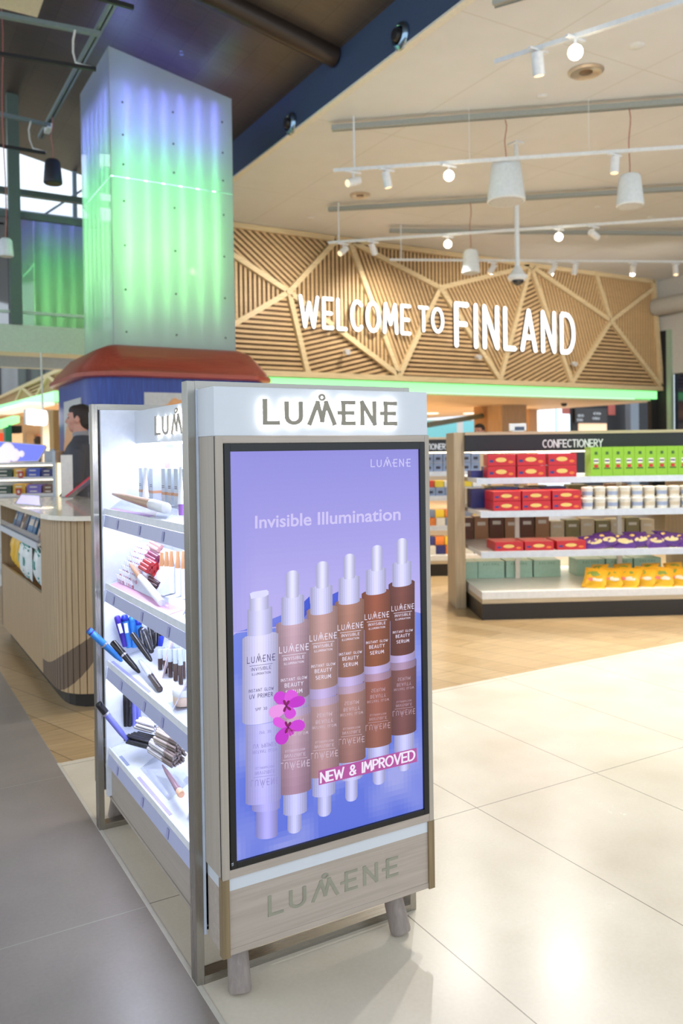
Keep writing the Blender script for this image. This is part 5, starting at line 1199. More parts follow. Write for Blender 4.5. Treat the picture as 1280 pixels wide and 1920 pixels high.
for i in range(7):
    u = .955+i*.13; P = GOX+GU*u+GV*(.14+.02*(i % 2))+V_((0, 0, .543+.048+.012*(i % 2)))
    bag(P, (math.radians(38), math.radians(-6+5*(i % 3)), GT+.2*math.sin(i*2.1)), .19, .14, .065, [PUR], i, 'purple sweets bag with cream print, %s from the left on the third shelf' % ['first', 'second', 'third', 'fourth', 'fifth', 'sixth', 'seventh'][i], 'purple bags on the third shelf', prints=[(CRP, .04, -.12, .34, .24), (YEL, -.22, .2, .12, .12)])
for i in range(3):
    u = 1.12+i*.25; P = GOX+GU*u+GV*.27+V_((0, 0, .543+.075))
    bag(P, (math.radians(30), .1*i-.1, GT+.3), .18, .12, .05, [PUR], i+20, 'purple sweets bag lying on the back of the purple pile, %s' % ['left one', 'middle one', 'right one'][i], 'purple bags on the third shelf', prints=[(CRP, .1, -.1, .25, .2)])
for i in range(7):
    u = .98+i*.14; P = GOX+GU*u+GV*(.15+.015*(i % 2))+V_((0, 0, .225+.068))
    bag(P, (math.radians(34), .05, GT-.5+.12*math.sin(i*1.9)), .19, .22, .07, [YLF], i+40, 'yellow sweets bag on the bottom deck, %s from the left' % ['first', 'second', 'third', 'fourth', 'fifth', 'sixth', 'seventh'][i], 'yellow bags on the bottom deck', prints=[(GP, -.05, .08, .3, .16), (WHP, .1, -.2, .24, .12), (PNK, -.16, -.22, .14, .09)])
for i in range(4):
    u = 1.05+i*.22; P = GOX+GU*u+GV*.30+V_((0, 0, .225+.10))
    bag(P, (math.radians(26), -.1, GT-.7+.3*(i % 2)), .15, .2, .06, [YLF], i+60, 'yellow sweets bag at the back of the yellow pile, %s from the left' % ['first', 'second', 'third', 'fourth'][i], 'yellow bags on the bottom deck', prints=[(GP, .05, .1, .28, .15), (PNK, -.2, -.1, .12, .1)])
# pale teal cartons on the back half of the deck
for i, (u0, u1) in enumerate([(-.02, .12), (.125, .36), (.375, .61), (.625, .865), (1.015, 1.265), (1.28, 1.52), (1.535, 1.78)]):
    r_ = gbox(SA, GOX, u0, u1, .69, .92, .226, .375, [TEA], 'pale teal carton at the back of the deck, %s from the left' % ['first', 'second', 'third', 'fourth', 'fifth', 'sixth', 'seventh'][i], 'teal_carton', 'carton', 'pale teal cartons on the deck', [], bevel=.001)
    if u1-u0 > .2:
        ps, wd = text_polys('EELORE', .12, .5); mb = MB(); put_polys(mb, ps, (-.07, -.0005, .115), (.14/wd, 0, 0), (0, 0, .016), (0, -.001, 0)); mb.build('lettering', TEAD, r_, world=False)
# brown and cream packs on the far side shelves, seen through the stand
BRC = [M('brown_carton', (110, 66, 44), .4), M('tan_carton', (176, 130, 92), .4), M('cream_carton', (222, 206, 176), .4), M('olive_carton', (150, 140, 96), .4)]
for i in range(13):
    u0 = .02+i*.142; t_ = 0 if i < 6 else 1
    gbox(SA, GOX, u0, u0+.125, .98, 1.14, .543, .543+(.20 if not t_ else .15)+.01*(i % 3), [BRC[(i % 2) + (2 if t_ else 0)]], '%s pack on the far side of the third shelf, %s from the left' % ('brown' if not t_ else 'pale', ['first', 'second', 'third', 'fourth', 'fifth', 'sixth', 'seventh', 'eighth', 'ninth', 'tenth', 'eleventh', 'twelfth', 'thirteenth'][i]), 'snack_pack', 'pack', 'packs on the far side', [('print', WHP, -.3, .3, .6, .75)])
for i in range(9):
    u0 = .1+i*.19; gbox(SA, GOX, u0, u0+.17, .98, 1.14, .868, 1.01+.02*(i % 2), [BRC[(i+2) % 4]], 'boxed sweets on the far side of the second shelf, %s from the left' % ['first', 'second', 'third', 'fourth', 'fifth', 'sixth', 'seventh', 'eighth', 'ninth'][i], 'sweets_box', 'box', 'boxes on the far side', [('print', WHP, -.3, .3, .4, .7)])
# goods on the second stand (only its right end shows)
def sb(px, py, v):
    r_ = ray(px, py); O = GO2+GV*v; t = (O-EYE).dot(GV)/r_.dot(GV); P = EYE+r_*t; return (P-GO2).dot(GU)
GREYC = M('blue_grey_carton', (122, 138, 168), .4); ORG = M('orange_pack', (226, 130, 60), .4); YPK = M('yellow_pack', (226, 196, 60), .4); RPK = M('red_pack', (204, 70, 50), .4)
cnt = 0
names6 = ['first', 'second', 'third', 'fourth', 'fifth', 'sixth', 'seventh']
for c in range(6):
    u0 = .60+c*.105
    for tier in range(2): gbox(SB, GO2, u0, u0+.098, .2, .34, 1.131+tier*.10, 1.131+tier*.10+.096, [GREYC], 'blue grey carton on the second stand, %s column, %s tier' % (names6[c], ('lower', 'upper')[tier]), 'grey_carton', 'carton', 'blue grey cartons on the second stand', [('print', M('dark_print', (40, 42, 60), .4), -.25, .25, .3, .6)])
    gbox(SB, GO2, u0, u0+.098, .08, .24, .868, .868+.09, [GREYC], 'blue grey carton on the middle shelf of the second stand, %s from left' % names6[c], 'grey_carton', 'carton', 'blue grey cartons on the second stand', [('print', M('dark_print'), -.25, .25, .3, .6)])
    gbox(SB, GO2, u0, u0+.098, .14, .30, .960, .960+.07, [(RPK, YPK, WHP)[c % 3]], '%s pack stacked on the middle shelf of the second stand, %s' % (('red', 'yellow', 'white')[c % 3], names6[c]), 'snack_pack', 'pack', 'coloured packs on the second stand')
    for tier in range(2): gbox(SB, GO2, u0, u0+.098, .08+.05*tier, .24+.05*tier, .543+tier*.085, .543+tier*.085+.08, [(ORG, WHP, GREYC, YPK)[(c+tier*2) % 4]], 'pack on the third shelf of the second stand, %s column, %s tier' % (names6[c], ('lower', 'upper')[tier]), 'snack_pack', 'pack', 'coloured packs on the second stand')
    for tier in range(2): gbox(SB, GO2, u0, u0+.098, .1+.05*tier, .26+.05*tier, .226+tier*.095, .226+tier*.095+.09, [(WHP, NAV, ORG, YPK)[(c+tier) % 4]], 'pack on the bottom deck of the second stand, %s column, %s tier' % (names6[c], ('lower', 'upper')[tier]), 'snack_pack', 'pack', 'coloured packs on the second stand')
# white till screen standing on top of the right stand
P = GOX+GU*.33+GV*.68+V_((0, 0, 1.515)); u_ = gq(970, 790, .68); P = GOX+GU*u_.x+GV*.68+V_((0, 0, 1.515))
rt = root('small_monitor', P, 'small white monitor on top of the right sweets stand', 'monitor', rotz=GT)
MB().box((-.075, -.015, .012), (.075, .02, .075)).build('casing', WHITE, rt, world=False, bevel=.004); MB().box((-.03, -.0165, .016), (.055, -.015, .048)).build('screen', M('dark_screen', (70, 80, 104), .2), rt, world=False); MB().box((-.05, -.02, 0), (.05, .03, .012)).build('foot', WHITE, rt, world=False)

# ---------------------------------------------------------------- curved counter at the left
CT = root('shop_counter', (1.15, 5.6, 0), 'curved shop counter in vertical oak slats with a pale stone top', 'counter')
curve = [(.877, 5.06), (.877, 4.76), (.882, 4.68), (.895, 4.61), (.92, 4.55), (.965, 4.50), (1.03, 4.465), (1.10, 4.457), (1.2, 4.455), (1.3, 4.455), (1.44, 4.455)]
def resample(pts, step):
    out = [V_((*pts[0], 0))]; acc = 0
    for i in range(len(pts)-1):
        a, b = V_((*pts[i], 0)), V_((*pts[i+1], 0)); L_ = (b-a).length; d = (b-a)/L_; t = step-acc
        while t <= L_: out.append(a+d*t); t += step
        acc = (acc+L_) % step if L_+acc >= step else acc+L_
    return out
SL = M('counter_slat', (196, 168, 130), .45, kind='wood', c2=(176, 148, 112), axis=2); SD = M('counter_dark_arc', (118, 98, 80), .45, kind='wood', c2=(104, 86, 70), axis=2)
ps = resample(curve, .0390); ctr = V_((1.3, 4.95, 0)); n_ = len(ps)
for i in range(n_-1):
    a, b = ps[i], ps[i+1]; d = (b-a).normalized(); nrm = V_((d.y, -d.x, 0)); nrm = -nrm if nrm.dot(a-ctr) < 0 else nrm
    a2, b2 = a+d*.0026, b-d*.0026; s = i/(n_-2)
    zb = .19-.14*math.sin(min(1, s*1.25)*math.pi*.42)*0+(.0 if s < .3 else (s-.3)**2*.55); zt_ = .335+.30*s**2.0
    fb = lambda l: min(.9, .085+2.5*max(0, l-.4)**2); ft = lambda l: min(.95, .173+.52*l**2)
    la_, lb_ = i*.039, (i+1)*.039; mb = MB()
    for f0, f1, mi in ((lambda l: .085, fb, 0), (fb, lambda l: max(ft(l), fb(l)), 1), (lambda l: max(ft(l), fb(l)), lambda l: 1.015, 0)):
        za0, zb0, za1, zb1 = f0(la_), f0(lb_), f1(la_), f1(lb_)
        if max(za1-za0, zb1-zb0) > .003: mb.prism([a2+V_((0, 0, za0)), b2+V_((0, 0, zb0)), b2+V_((0, 0, max(zb1, zb0+.0005))), a2+V_((0, 0, max(za1, za0+.0005)))], -nrm*.016, mi)
    mb.build('slat', [SL, SD], CT)
core = [(p[0]+.014, p[1]) for p in curve[:3]]+[(p[0]+(1.3-p[0])*.03, p[1]+(4.95-p[1])*.04) for p in curve[3:]]+[(1.44, 5.06)]
MB().prism([(x, y, .085) for x, y in core], (0, 0, .93)).build('end_core', M('groove_brown', (92, 70, 52), .7), CT)
MB().prism([(x, y, 0) for x, y in [(p[0]+(1.3-p[0])*.11, p[1]+(4.95-p[1])*.10) for p in curve]+[(1.44, 6.7), (.93, 6.7)]], (0, 0, .085)).build('plinth', KICK, CT)
SLX = M('counter_oak', (190, 160, 122), .45, kind='wood', c2=(172, 143, 106), axis=2)
MB().box((.877, 5.06, .085), (.895, 6.72, .555)).build('low_panel', SLX, CT)
MB().box((.895, 5.06, .50), (1.42, 6.72, .52)).build('bay_shelf', M('bay_oak', (214, 160, 100), .5, kind='wood', axis=1), CT)
MB().box((1.42, 5.06, .085), (1.44, 6.72, 1.015)).build('back_panel', SLX, CT); MB().box((.877, 6.70, .085), (1.44, 6.72, 1.015)).build('far_panel', SLX, CT)
msh = MB().box((.86, 5.06, .835), (1.42, 6.70, .85)).build('mid_shelf', SHW, CT); MB().box((.852, 5.06, .815), (.860, 6.70, .855)).build('front_lip', M('lip_grey'), msh)
top = [(.83, 6.74)]+[(.83, 4.78), (.845, 4.66), (.88, 4.56), (.94, 4.47), (1.02, 4.42), (1.12, 4.40), (1.46, 4.40)]+[(1.46, 6.74)]
MB().prism([(x, y, 1.015) for x, y in top], (0, 0, .027)).build('counter_top', M('pale_stone_top', (240, 230, 212), .16, coat=.4), CT, bevel=.003)
rt = root('floor_box', on(150, 1312, Z=0)+V_((0, .02, 0)), 'black cable box with a white sticker at the foot of the counter', 'cable box')
MB().box((-.05, -.04, 0), (.05, .05, .10)).build('casing', BLACK, rt, world=False, bevel=.004); MB().box((-.03, -.0415, .06), (.0, -.04, .085)).build('sticker', WHP, rt, world=False)
# things on the counter top
ZT = 1.0425
P = on(52, 937, Z=ZT); rt = root('violet_square', (P.x, P.y, ZT), 'glowing violet rounded square lying on the counter top', 'screen', rotz=0)  # flat violet square, its colour set by emission
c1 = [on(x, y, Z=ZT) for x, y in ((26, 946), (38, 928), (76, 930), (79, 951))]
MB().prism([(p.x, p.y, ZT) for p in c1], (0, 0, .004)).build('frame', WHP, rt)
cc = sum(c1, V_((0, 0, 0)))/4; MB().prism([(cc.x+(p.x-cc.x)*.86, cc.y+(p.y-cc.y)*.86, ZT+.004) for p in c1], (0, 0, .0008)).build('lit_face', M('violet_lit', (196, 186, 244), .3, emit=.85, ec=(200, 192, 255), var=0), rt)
P = on(126, 932, Z=ZT); h = zat(P.x, P.y, 853)-ZT
rt = root('info_card', P, 'tall blank white card standing on the counter before the man', 'card', rotz=GT)
MB().box((-.045, -.001, .004), (.045, .002, h)).build('sheet', WHP, rt, world=False); MB().box((-.046, -.03, 0), (.046, .03, .004)).build('foot', ACR, rt, world=False)
P = on(124, 936, Z=ZT); Q = on(168, 898, d=(P-EYE).dot(FW)+.1)
rt = root('tilted_tablet', (P.x, P.y, ZT), 'tilted tablet with red edge on a clear stand on the counter', 'tablet')
d = (Q-V_((P.x, P.y, ZT+.01))); L_ = d.length; d.normalize(); sd = V_((GV.x, GV.y, 0)); nn = d.cross(sd).normalized()
a = V_((P.x, P.y, ZT+.012)); MB().prism([a, a+d*L_*1.2, a+d*L_*1.2+sd*.2, a+sd*.2], nn*.014).build('case', M('red_case', (214, 60, 80), .3), rt)
MB().prism([a-nn*.001, a+d*L_*1.2-nn*.001, a+d*L_*1.2+sd*.2-nn*.001, a+sd*.2-nn*.001], -nn*.004).build('screen', M('tablet_face', (150, 140, 136), .2), rt)
for t in (.35, .95): MB().box((a.x+d.x*L_*t-.003, a.y+d.y*L_*t-.003, ZT), (a.x+d.x*L_*t+.003, a.y+d.y*L_*t+.003, a.z+d.z*L_*t)).build('stand_leg', ACR, rt)
# goods in the counter bay
CHOC = [M('choc_blue', (60, 110, 150), .35), M('choc_brown', (120, 70, 40), .35), M('choc_navy', (44, 48, 88), .35), M('choc_cream', (210, 190, 170), .35), M('choc_orange', (190, 100, 44), .35)]
for i in range(9):
    y = 5.14+i*.165; k = (1, 4, 3, 0, 0, 2, 3, 2, 0)[i]; col_ = ('brown', 'orange', 'cream', 'blue', 'bright blue', 'navy', 'pale', 'dark navy', 'sky blue')[i]
    rt = root('chocolate_pack', (.96, y, .851), '%s chocolate pack on the upper bay shelf, %s from the slatted end' % (col_, ['first', 'second', 'third', 'fourth', 'fifth', 'sixth', 'seventh', 'eighth', 'ninth'][i]), 'chocolate pack', 'chocolate packs in the counter bay', rotz=.12*math.sin(i*2))
    MB().prism([(-.03, -.06, 0), (.05, -.06, 0), (.09, -.06, .115), (.01, -.06, .125)], (0, .12, 0)).build('pack', CHOC[k], rt, world=False); MB().prism([(-.032+.02, -.05, .05), (-.032+.033, -.05, .09), (-.03+.033, .05, .09), (-.03+.02, .05, .05)], (-.004, 0, 0)).build('print', CHOC[(k+3) % 5], rt, world=False)
    rt2 = None
MB().box((.866, 5.07, .852), (.869, 6.6, .895)).build('rail_pane', ACR, CT)
WB = M('white_bag', (232, 236, 234), .35); TL_ = M('teal_stripe', (70, 168, 160), .35); YB = M('yellow_bag', (238, 186, 40), .35); GB = M('green_bag', (130, 186, 110), .35)
def hbag(y, x, z0, z1, w_, tilt, mt, label, stripes=True, grp='hanging bags in the counter bay'):
    rt = root('hanging_bag', (x, y, z0), label, 'bag', grp); rt.rotation_euler = (tilt, 0, 0); h = z1-z0; rn = random.Random(int(y*100))
    mb = bag_mesh(int(y*37), w_, h, .07); 
    for v in mb.v: v.x, v.y, v.z = v.z, v.x, v.y+h/2
    o = mb.build('pouch', mt, rt, world=False)
    if stripes:
        for zz in (.1, .2, .80, .9):
            MB().box((-.034*(1-abs(zz-.5)*1.5)-.004, -w_*.40, h*zz), (-.034*(1-abs(zz-.5)*1.5)+.0, w_*.40, h*zz+.014)).build('stripe', TL_, rt, world=False)
        MB().box((-.039, -.02, h*.4), (-.036, .03, h*.62)).build('stripe', TL_, rt, world=False)
    MB().tube([(0, 0, h), (.0, 0, h+.03), (.06, 0, h+.03)], .003, 6).build('hook', STEEL, rt, world=False)
hbag(5.42, .93, .56, .80, .17, .16, WB, 'white bag with teal stripes hanging nearest the slatted end')
hbag(5.66, .91, .555, .80, .20, .02, WB, 'white bag with teal stripes, upright middle one in the counter bay')
hbag(5.92, .92, .555, .80, .19, .18, WB, 'white bag with teal stripes, leaning third one in the counter bay')
hbag(6.16, .93, .56, .81, .15, .1, YB, 'yellow bag hanging behind the striped white bags', False)
hbag(6.36, .93, .57, .80, .15, .05, YB, 'yellow bag at the far end of the counter bay', False)
hbag(6.12, 1.02, .64, .825, .13, 0, GB, 'green bag hanging behind the yellow ones in the counter bay', False)
hbag(5.22, .98, .52, .77, .12, .05, M('dark_teal_bag', (60, 96, 96), .4), 'dark teal bag hanging closest to the slatted counter end', False)
P = on(70, 1143, Z=.522); rt = root('leaflet', (.955, 5.16, .521), 'white leaflet lying in the bottom of the counter bay', 'leaflet'); MB().box((-.05, -.08, 0), (.06, .08, .003)).build('sheet', WHP, rt, world=False); MB().box((-.03, 0, .003), (.04, .06, .0035)).build('picture', M('leaflet_grey', (150, 140, 150), .5), rt, world=False)

# ---------------------------------------------------------------- people
SKIN = M('skin', (206, 150, 128), .5, var=.03); HAIR = M('dark_brown_hair', (52, 42, 36), .7); SUIT = M('charcoal_suit', (78, 78, 84), .8); SHIRT = M('grey_shirt', (150, 148, 150), .7); TROU = M('dark_trousers', (40, 40, 46), .8); SHOE = M('black_shoe', (24, 22, 22), .4)
def remesh(o, v, smooth=2):
    r = o.modifiers.new('remesh', 'REMESH'); r.mode = 'VOXEL'; r.voxel_size = v; r.use_smooth_shade = True
    if smooth: s = o.modifiers.new('smooth', 'SMOOTH'); s.factor = .5; s.iterations = smooth
def person(loc, rz, label):
    rt = root('person', loc, label, 'person', rotz=rz)
    b = MB()
    b.ell((0, 0, 1.690), (.092, .074, .098), 22).ell((.028, 0, 1.632), (.066, .056, .070), 18).ell((.052, 0, 1.590), (.036, .034, .028), 14)
    b.tube([(.078, 0, 1.698), (.098, 0, 1.672), (.112, 0, 1.650), (.092, 0, 1.640)], [.010, .012, .015, .010], 10)
    b.ell((.078, 0, 1.712), (.020, .052, .012), 12).ell((.086, 0, 1.618), (.014, .024, .007), 10).ell((.083, 0, 1.606), (.014, .022, .008), 10)
    for s in (-1, 1):
        b.ell((-.004, s*.078, 1.668), (.020, .010, .034), 12); b.ell((.052, s*.045, 1.655), (.03, .022, .03), 12)
    b.tube([(-.02, 0, 1.44), (-.012, 0, 1.53), (.0, 0, 1.62)], [.066, .058, .060], 16)
    b.ell((-.01, 0, 1.30), (.10, .155, .20), 18).ell((0, 0, 1.02), (.10, .14, .18), 18)
    for s in (-1, 1):
        b.tube([(-.01, s*.165, 1.43), (-.03, s*.215, 1.28), (-.03, s*.235, 1.13)], [.055, .046, .038], 12).tube([(-.03, s*.235, 1.13), (.08, s*.22, 1.00), (.17, s*.19, .93)], [.038, .034, .025], 12)
        h0 = V_((.17, s*.19, .93)); f_ = V_((.86, -.1*s, -.5)).normalized(); sd = V_((0, s, 0)); b.ell(h0+f_*.05, (.046, .036, .022), 12)
        for k, L_ in enumerate((.066, .074, .070, .056)):
            o = h0+f_*.085+sd*(.027-.018*k); d2 = (f_+V_((0, 0, -.35))).normalized(); d3 = (f_*.5+V_((0, 0, -.9))).normalized(); b.tube([o-f_*.02, o+f_*L_*.35, o+f_*L_*.35+d2*L_*.35, o+f_*L_*.35+d2*L_*.35+d3*L_*.3], [.009, .0088, .0082, .0068], 8)
        b.tube([h0+f_*.02-sd*.025, h0+f_*.05-sd*.050, h0+f_*.08-sd*.052], [.011, .010, .008], 8)
        b.tube([(0, s*.085, .92), (.01, s*.09, .50), (-.01, s*.09, .10)], [.085, .060, .042], 14); b.tube([(-.04, s*.09, .045), (.12, s*.10, .03)], [.04, .03], 10)
    o = b.build('body', SKIN, rt, world=False); remesh(o, .007, 3)
    h = MB(); h.ell((-.022, 0, 1.706), (.095, .082, .097), 20).ell((.02, 0, 1.745), (.068, .066, .050), 18).ell((-.05, 0, 1.65), (.060, .066, .07), 16)
    for s in (-1, 1): h.ell((.012, s*.070, 1.70), (.016, .012, .036), 10)
    o = h.build('hair', HAIR, rt, world=False); remesh(o, .008, 2)
    for s in (-1, 1): MB().ell((.077, s*.030, 1.683), (.011, .012, .008), 10).build('eye', M('eye_dark', (50, 40, 38), .2), rt, world=False)
    c = MB(); N_ = 20
    rings = [[(cx+rx*math.cos(2*math.pi*a/N_), ry*math.sin(2*math.pi*a/N_), z) for a in range(N_)] for cx, rx, ry, z in ((0, .155, .195, .78), (0, .152, .19, .90), (-.005, .135, .178, 1.05), (0, .145, .19, 1.22), (-.01, .145, .205, 1.36), (-.02, .12, .20, 1.44), (-.025, .09, .13, 1.492), (-.02, .072, .085, 1.52), (-.015, .066, .07, 1.54))]
    loft(c, rings)
    for s in (-1, 1): c.tube([(-.02, s*.15, 1.43), (-.03, s*.205, 1.38), (-.035, s*.232, 1.26), (-.03, s*.245, 1.13)], [.07, .074, .066, .058], 14).tube([(-.03, s*.245, 1.13), (.07, s*.228, 1.01), (.155, s*.198, .94)], [.058, .050, .042], 14)
    o = c.build('jacket', SUIT, rt, world=False); remesh(o, .012, 4)
    k = MB().tube([(-.016, 0, 1.50), (-.008, 0, 1.565)], [.074, .066], 18); k.build('shirt_collar', SHIRT, rt, world=False)
    t = MB()
    for s in (-1, 1): t.tube([(0, s*.085, .90), (.01, s*.092, .5), (-.01, s*.092, .06)], [.105, .085, .075], 16)
    t.ell((0, 0, .90), (.13, .17, .11), 16); o = t.build('trousers', TROU, rt, world=False); remesh(o, .014, 2)
    for s in (-1, 1): MB().ell((.05, s*.095, .045), (.14, .052, .045), 14).build('shoe', SHOE, rt, world=False)
    return rt
man = person((1.565, 7.12, 0), math.radians(152), 'person in a charcoal suit with short dark hair, standing in profile facing left')
P = on(898, 800, d=13.5)
m2 = dup(man, 'person far away, only dark hair and forehead showing above the sweets stands', (P.x, P.y, 0), math.radians(200))

# ---------------------------------------------------------------- shop at the far left
O3 = on(60, 900, d=8.7); O3.z = 0
def lq(px, py, v=0):
    r_ = ray(px, py); t = (O3+GV*v-EYE).dot(GV)/r_.dot(GV); P = EYE+r_*t; return (P-O3).dot(GU), P.z
uL, uR = lq(-40, 900)[0], lq(101, 900)[0]
LS = root('chocolate_shelf', O3, 'white stepped shelf of chocolate boxes behind the curved counter', 'shelf unit', rotz=GT)
zA, zB, zC = lq(60, 894)[1], lq(60, 925)[1], lq(60, 867)[1]
MB().box((uL, -.02, 0), (uR, .5, .12)).build('plinth', SHW, LS, world=False)
for z, n in ((zA, 'shelf'), (zB, 'shelf'), (zC, 'top_shelf'), (.6, 'shelf'), (.35, 'shelf')): MB().box((uL, -.03, z-.03), (uR, .5, z)).build(n, SHW, LS, world=False)
MB().box((uL, .5, 0), (uR, .53, zC)).build('back_panel', SHW, LS, world=False); MB().box((uR, -.04, 0), (uR+.03, .53, 1.42)).build('side_panel', M('glass_side', (200, 214, 226), .2), LS, world=False)
MB().box((uR+.04, .0, .3), (uR+.07, .02, lq(105, 868)[1])).build('light_upright', M('warm_upright', (255, 238, 200), .4, emit=1.3, var=0), LS, world=False)
for z in (zA, zC): MB().box((uL+.02, 0, z-.036), (uR-.02, .03, z-.03)).build('led_strip', WLED, LS, world=False)
FCOL = [('dark green', (54, 74, 60)), ('yellow', (212, 172, 60)), ('blue', (70, 92, 190)), ('violet', (120, 104, 186)), ('brown', (116, 82, 60)), ('navy', (58, 56, 110))]
def fl(px0, px1, z, h, ci, where, v=0):
    u0, u1 = lq(px0, 900)[0], lq(px1, 900)[0]
    for j in range(2): gbox(LS, O3, u0, u1-.006, v+.0, v+.24, z+.001+j*h, z+(j+1)*h, [M('flat_'+FCOL[ci][0].replace(' ', '_'), FCOL[ci][1], .35)], '%s flat chocolate box, %s, %s' % (FCOL[ci][0], where, ('lower', 'upper')[j]), 'chocolate_box', 'chocolate box', 'flat chocolate boxes at the left', [('print', WHP, -.3, .2, .35, .6)])
fl(-10, 24, zA, .042, 0, 'left end of the upper row'); fl(26, 49, zA, .045, 1, 'middle of the upper row'); fl(50, 76, zA, .045, 2, 'upper row right of the yellow'); fl(78, 100, zA, .04, 5, 'right end of the upper row')
fl(-10, 22, zB, .042, 0, 'left end of the lower row'); fl(24, 48, zB, .05, 1, 'middle of the lower row'); fl(50, 78, zB, .045, 3, 'lower row right of the yellow'); fl(80, 102, zB, .04, 4, 'right end of the lower row')
for i, (px, py) in enumerate([(41, 889), (37, 921)]):
    u, z = lq(px, py+7); P = O3+GU*u-GV*.06+V_((0, 0, z)); MBs = MB().prism([(-.02, 0, .05), (.02, 0, .05), (.03, 0, 0+.09), (-.03, 0, .09)], (0, .004, 0))
    rt = root('price_flag', P, 'small red price flag on the chocolate shelf, %s one' % ('upper', 'lower')[i], 'price flag', 'red price flags', rotz=GT); MB().prism([(-.022, .025, 0), (.022, .025, 0), (.032, .025, .07), (-.032, .025, .07)], (0, .004, 0)).build('flag', M('price_red', (190, 50, 40), .4), rt, world=False); MB().box((-.012, .023, .02), (.012, .0245, .05)).build('figure', WHP, rt, world=False)
# blue promotional screen with a heap of sweets in a clear bin above the shelf
u0, z0 = lq(-30, 866); u1, z1 = lq(76, 832); P = O3+V_((0, 0, zC))
rt = root('promo_screen', P, 'blue lit promotional screen with rounded corner above the chocolate shelf', 'screen', rotz=GT)
zr_ = lambda py: lq(60, py)[1]-zC
pts = [(u0, .2, zr_(866)), (lq(60, 866)[0], .2, zr_(866)), (lq(73, 845)[0], .2, zr_(845)), (lq(76, 838)[0], .2, zr_(838)), (lq(73, 834)[0], .2, zr_(834)), (u0, .2, zr_(824))]
MB().prism(pts, (0, .03, 0)).build('casing', WHP, rt, world=False)
c_ = V_((sum(p[0] for p in pts)/6, .2, sum(p[2] for p in pts)/6)); MB().prism([(c_.x+(p[0]-c_.x)*.94, .196, c_.z+(p[2]-c_.z)*.88) for p in pts], (0, .003, 0)).build('lit_face', M('blue_lit', (110, 120, 240), .3, emit=.9, ec=(104, 112, 240), var=0), rt, world=False)
for a_, b__, r_ in ((30, 851, .03), (16, 853, .06), (3, 846, .08), (-6, 856, .09)):
    u, z = lq(a_, b__); MB().ell((u, .18, z-zC), (r_, .012, r_*1.2), 12).build('lit_print', M('pale_lit', (236, 226, 230), .4, emit=.7, var=0), rt, world=False)
u, z = lq(88, 868); rt = root('grey_till', O3+GU*u+GV*.2+V_((0, 0, zC)), 'pale grey till back standing right of the blue screen', 'till', rotz=GT); h = lq(88, 845)[1]-zC; MB().box((-.09, 0, 0), (.07, .1, h)).build('casing', M('till_grey', (190, 194, 196), .4), rt, world=False, bevel=.006); MB().box((-.03, .03, h), (.01, .07, h+.02)).build('neck', M('till_grey'), rt, world=False)

# ---------------------------------------------------------------- distance behind the counters
def rectY(x0, y0, x1, y1, Y, th, name, mt, label=None, cat=None, st=False):
    a, b_ = on(x0, y1, Y=Y), on(x1, y0, Y=Y); c1_ = on(x0, y0, Y=Y)
    mb = MB().box((a.x, Y, a.z), (b_.x, Y+th, max(b_.z, c1_.z))); base = ((a.x+b_.x)/2, Y, a.z)
    o = mb.build(name, mt, base=base)
    return struct(o) if st else tag(o, label, cat)
BEI = M('beige_wall', (208, 192, 166), .6); OR = M('warm_oak_wall', (196, 154, 100), .5, kind='wood', axis=2)
slab('wall_back', (-6, 21.9, 0), (20, 22.0, 2.38), BEI)
rectY(104, 769, 126, 1000, 13.2, .35, 'trim_25', OR, st=True)
rectY(84, 768, 103, 1000, 15.2, .2, 'trim_26', BEI, st=True)
GLW = M('white_glow_sign', (255, 255, 250), .4, emit=2.0, var=0)
p = on(64, 781, Y=11.0); rt = root('glowing_sign', p, 'white glowing lettered sign over the far left shop', 'sign')
a0, a1 = on(46, 781, Y=11.0), on(82, 781, Y=11.0); w_ = (a1.x-a0.x)*1.25; d_ = V_((.55, .83, 0)).normalized()
ps, wd = text_polys('FINLAND', .26, .12); mb = MB(); st_ = V_((a0.x, 10.75, on(46, 793, Y=10.75).z)); L_ = .62
put_polys(mb, ps, st_, V_((.25, .30, 0))*(1/wd), (0, 0, .15), (.03, -.03, 0)); mb.build('lettering', GLW, rt); MB().bar(st_+V_((-.03, .03, .075)), st_+V_((.27, .39, .075)), .03, .19).build('board', WHITEM, rt); MB().tube([st_+V_((.24, .36, .1)), V_((st_.x+.24, st_.y+.40, 2.71))], .012, 8).build('hanger', WHITEM, rt)
rectY(11, 797, 22, 850, 12.5, .2, 'teal_post', M('teal_paint', (64, 140, 120), .5), 'teal post far left behind the blue promotional screen', 'post')
rectY(-10, 812, 10, 828, 12.8, .05, 'red_sign', M('red_lit', (240, 80, 50), .5, emit=.8, var=0), 'small red lit sign at the left edge', 'sign')
rectY(22, 798, 41, 812, 12.6, .3, 'dark_canopy', M('dark_canopy_paint', (60, 56, 52), .6), 'dark canopy block right of the teal post', 'canopy')
rectY(24, 812, 42, 832, 12.9, .05, 'warm_shelf_light', M('warm_lit', (255, 214, 160), .5, emit=.8, var=0), 'warm lit shelf panel beneath the dark canopy', 'light')
MB_ = MB(); a_ = on(-5, 797, Y=12.0); b_ = on(30, 786, Y=13.5); tag(MB().bar(a_, b_, .1, .10).build('light_band', GRN), 'short green lit band at the far left edge below the white sign', 'light')
o = MB().bar(on(0, 775, Z=2.30), on(75, 757, Z=2.30), .5, .05).build('ceiling_light', M('white_strip', (250, 250, 244), .4, emit=.6, var=0)); tag(o, 'long white strip light under the canopy at the far left', 'light')
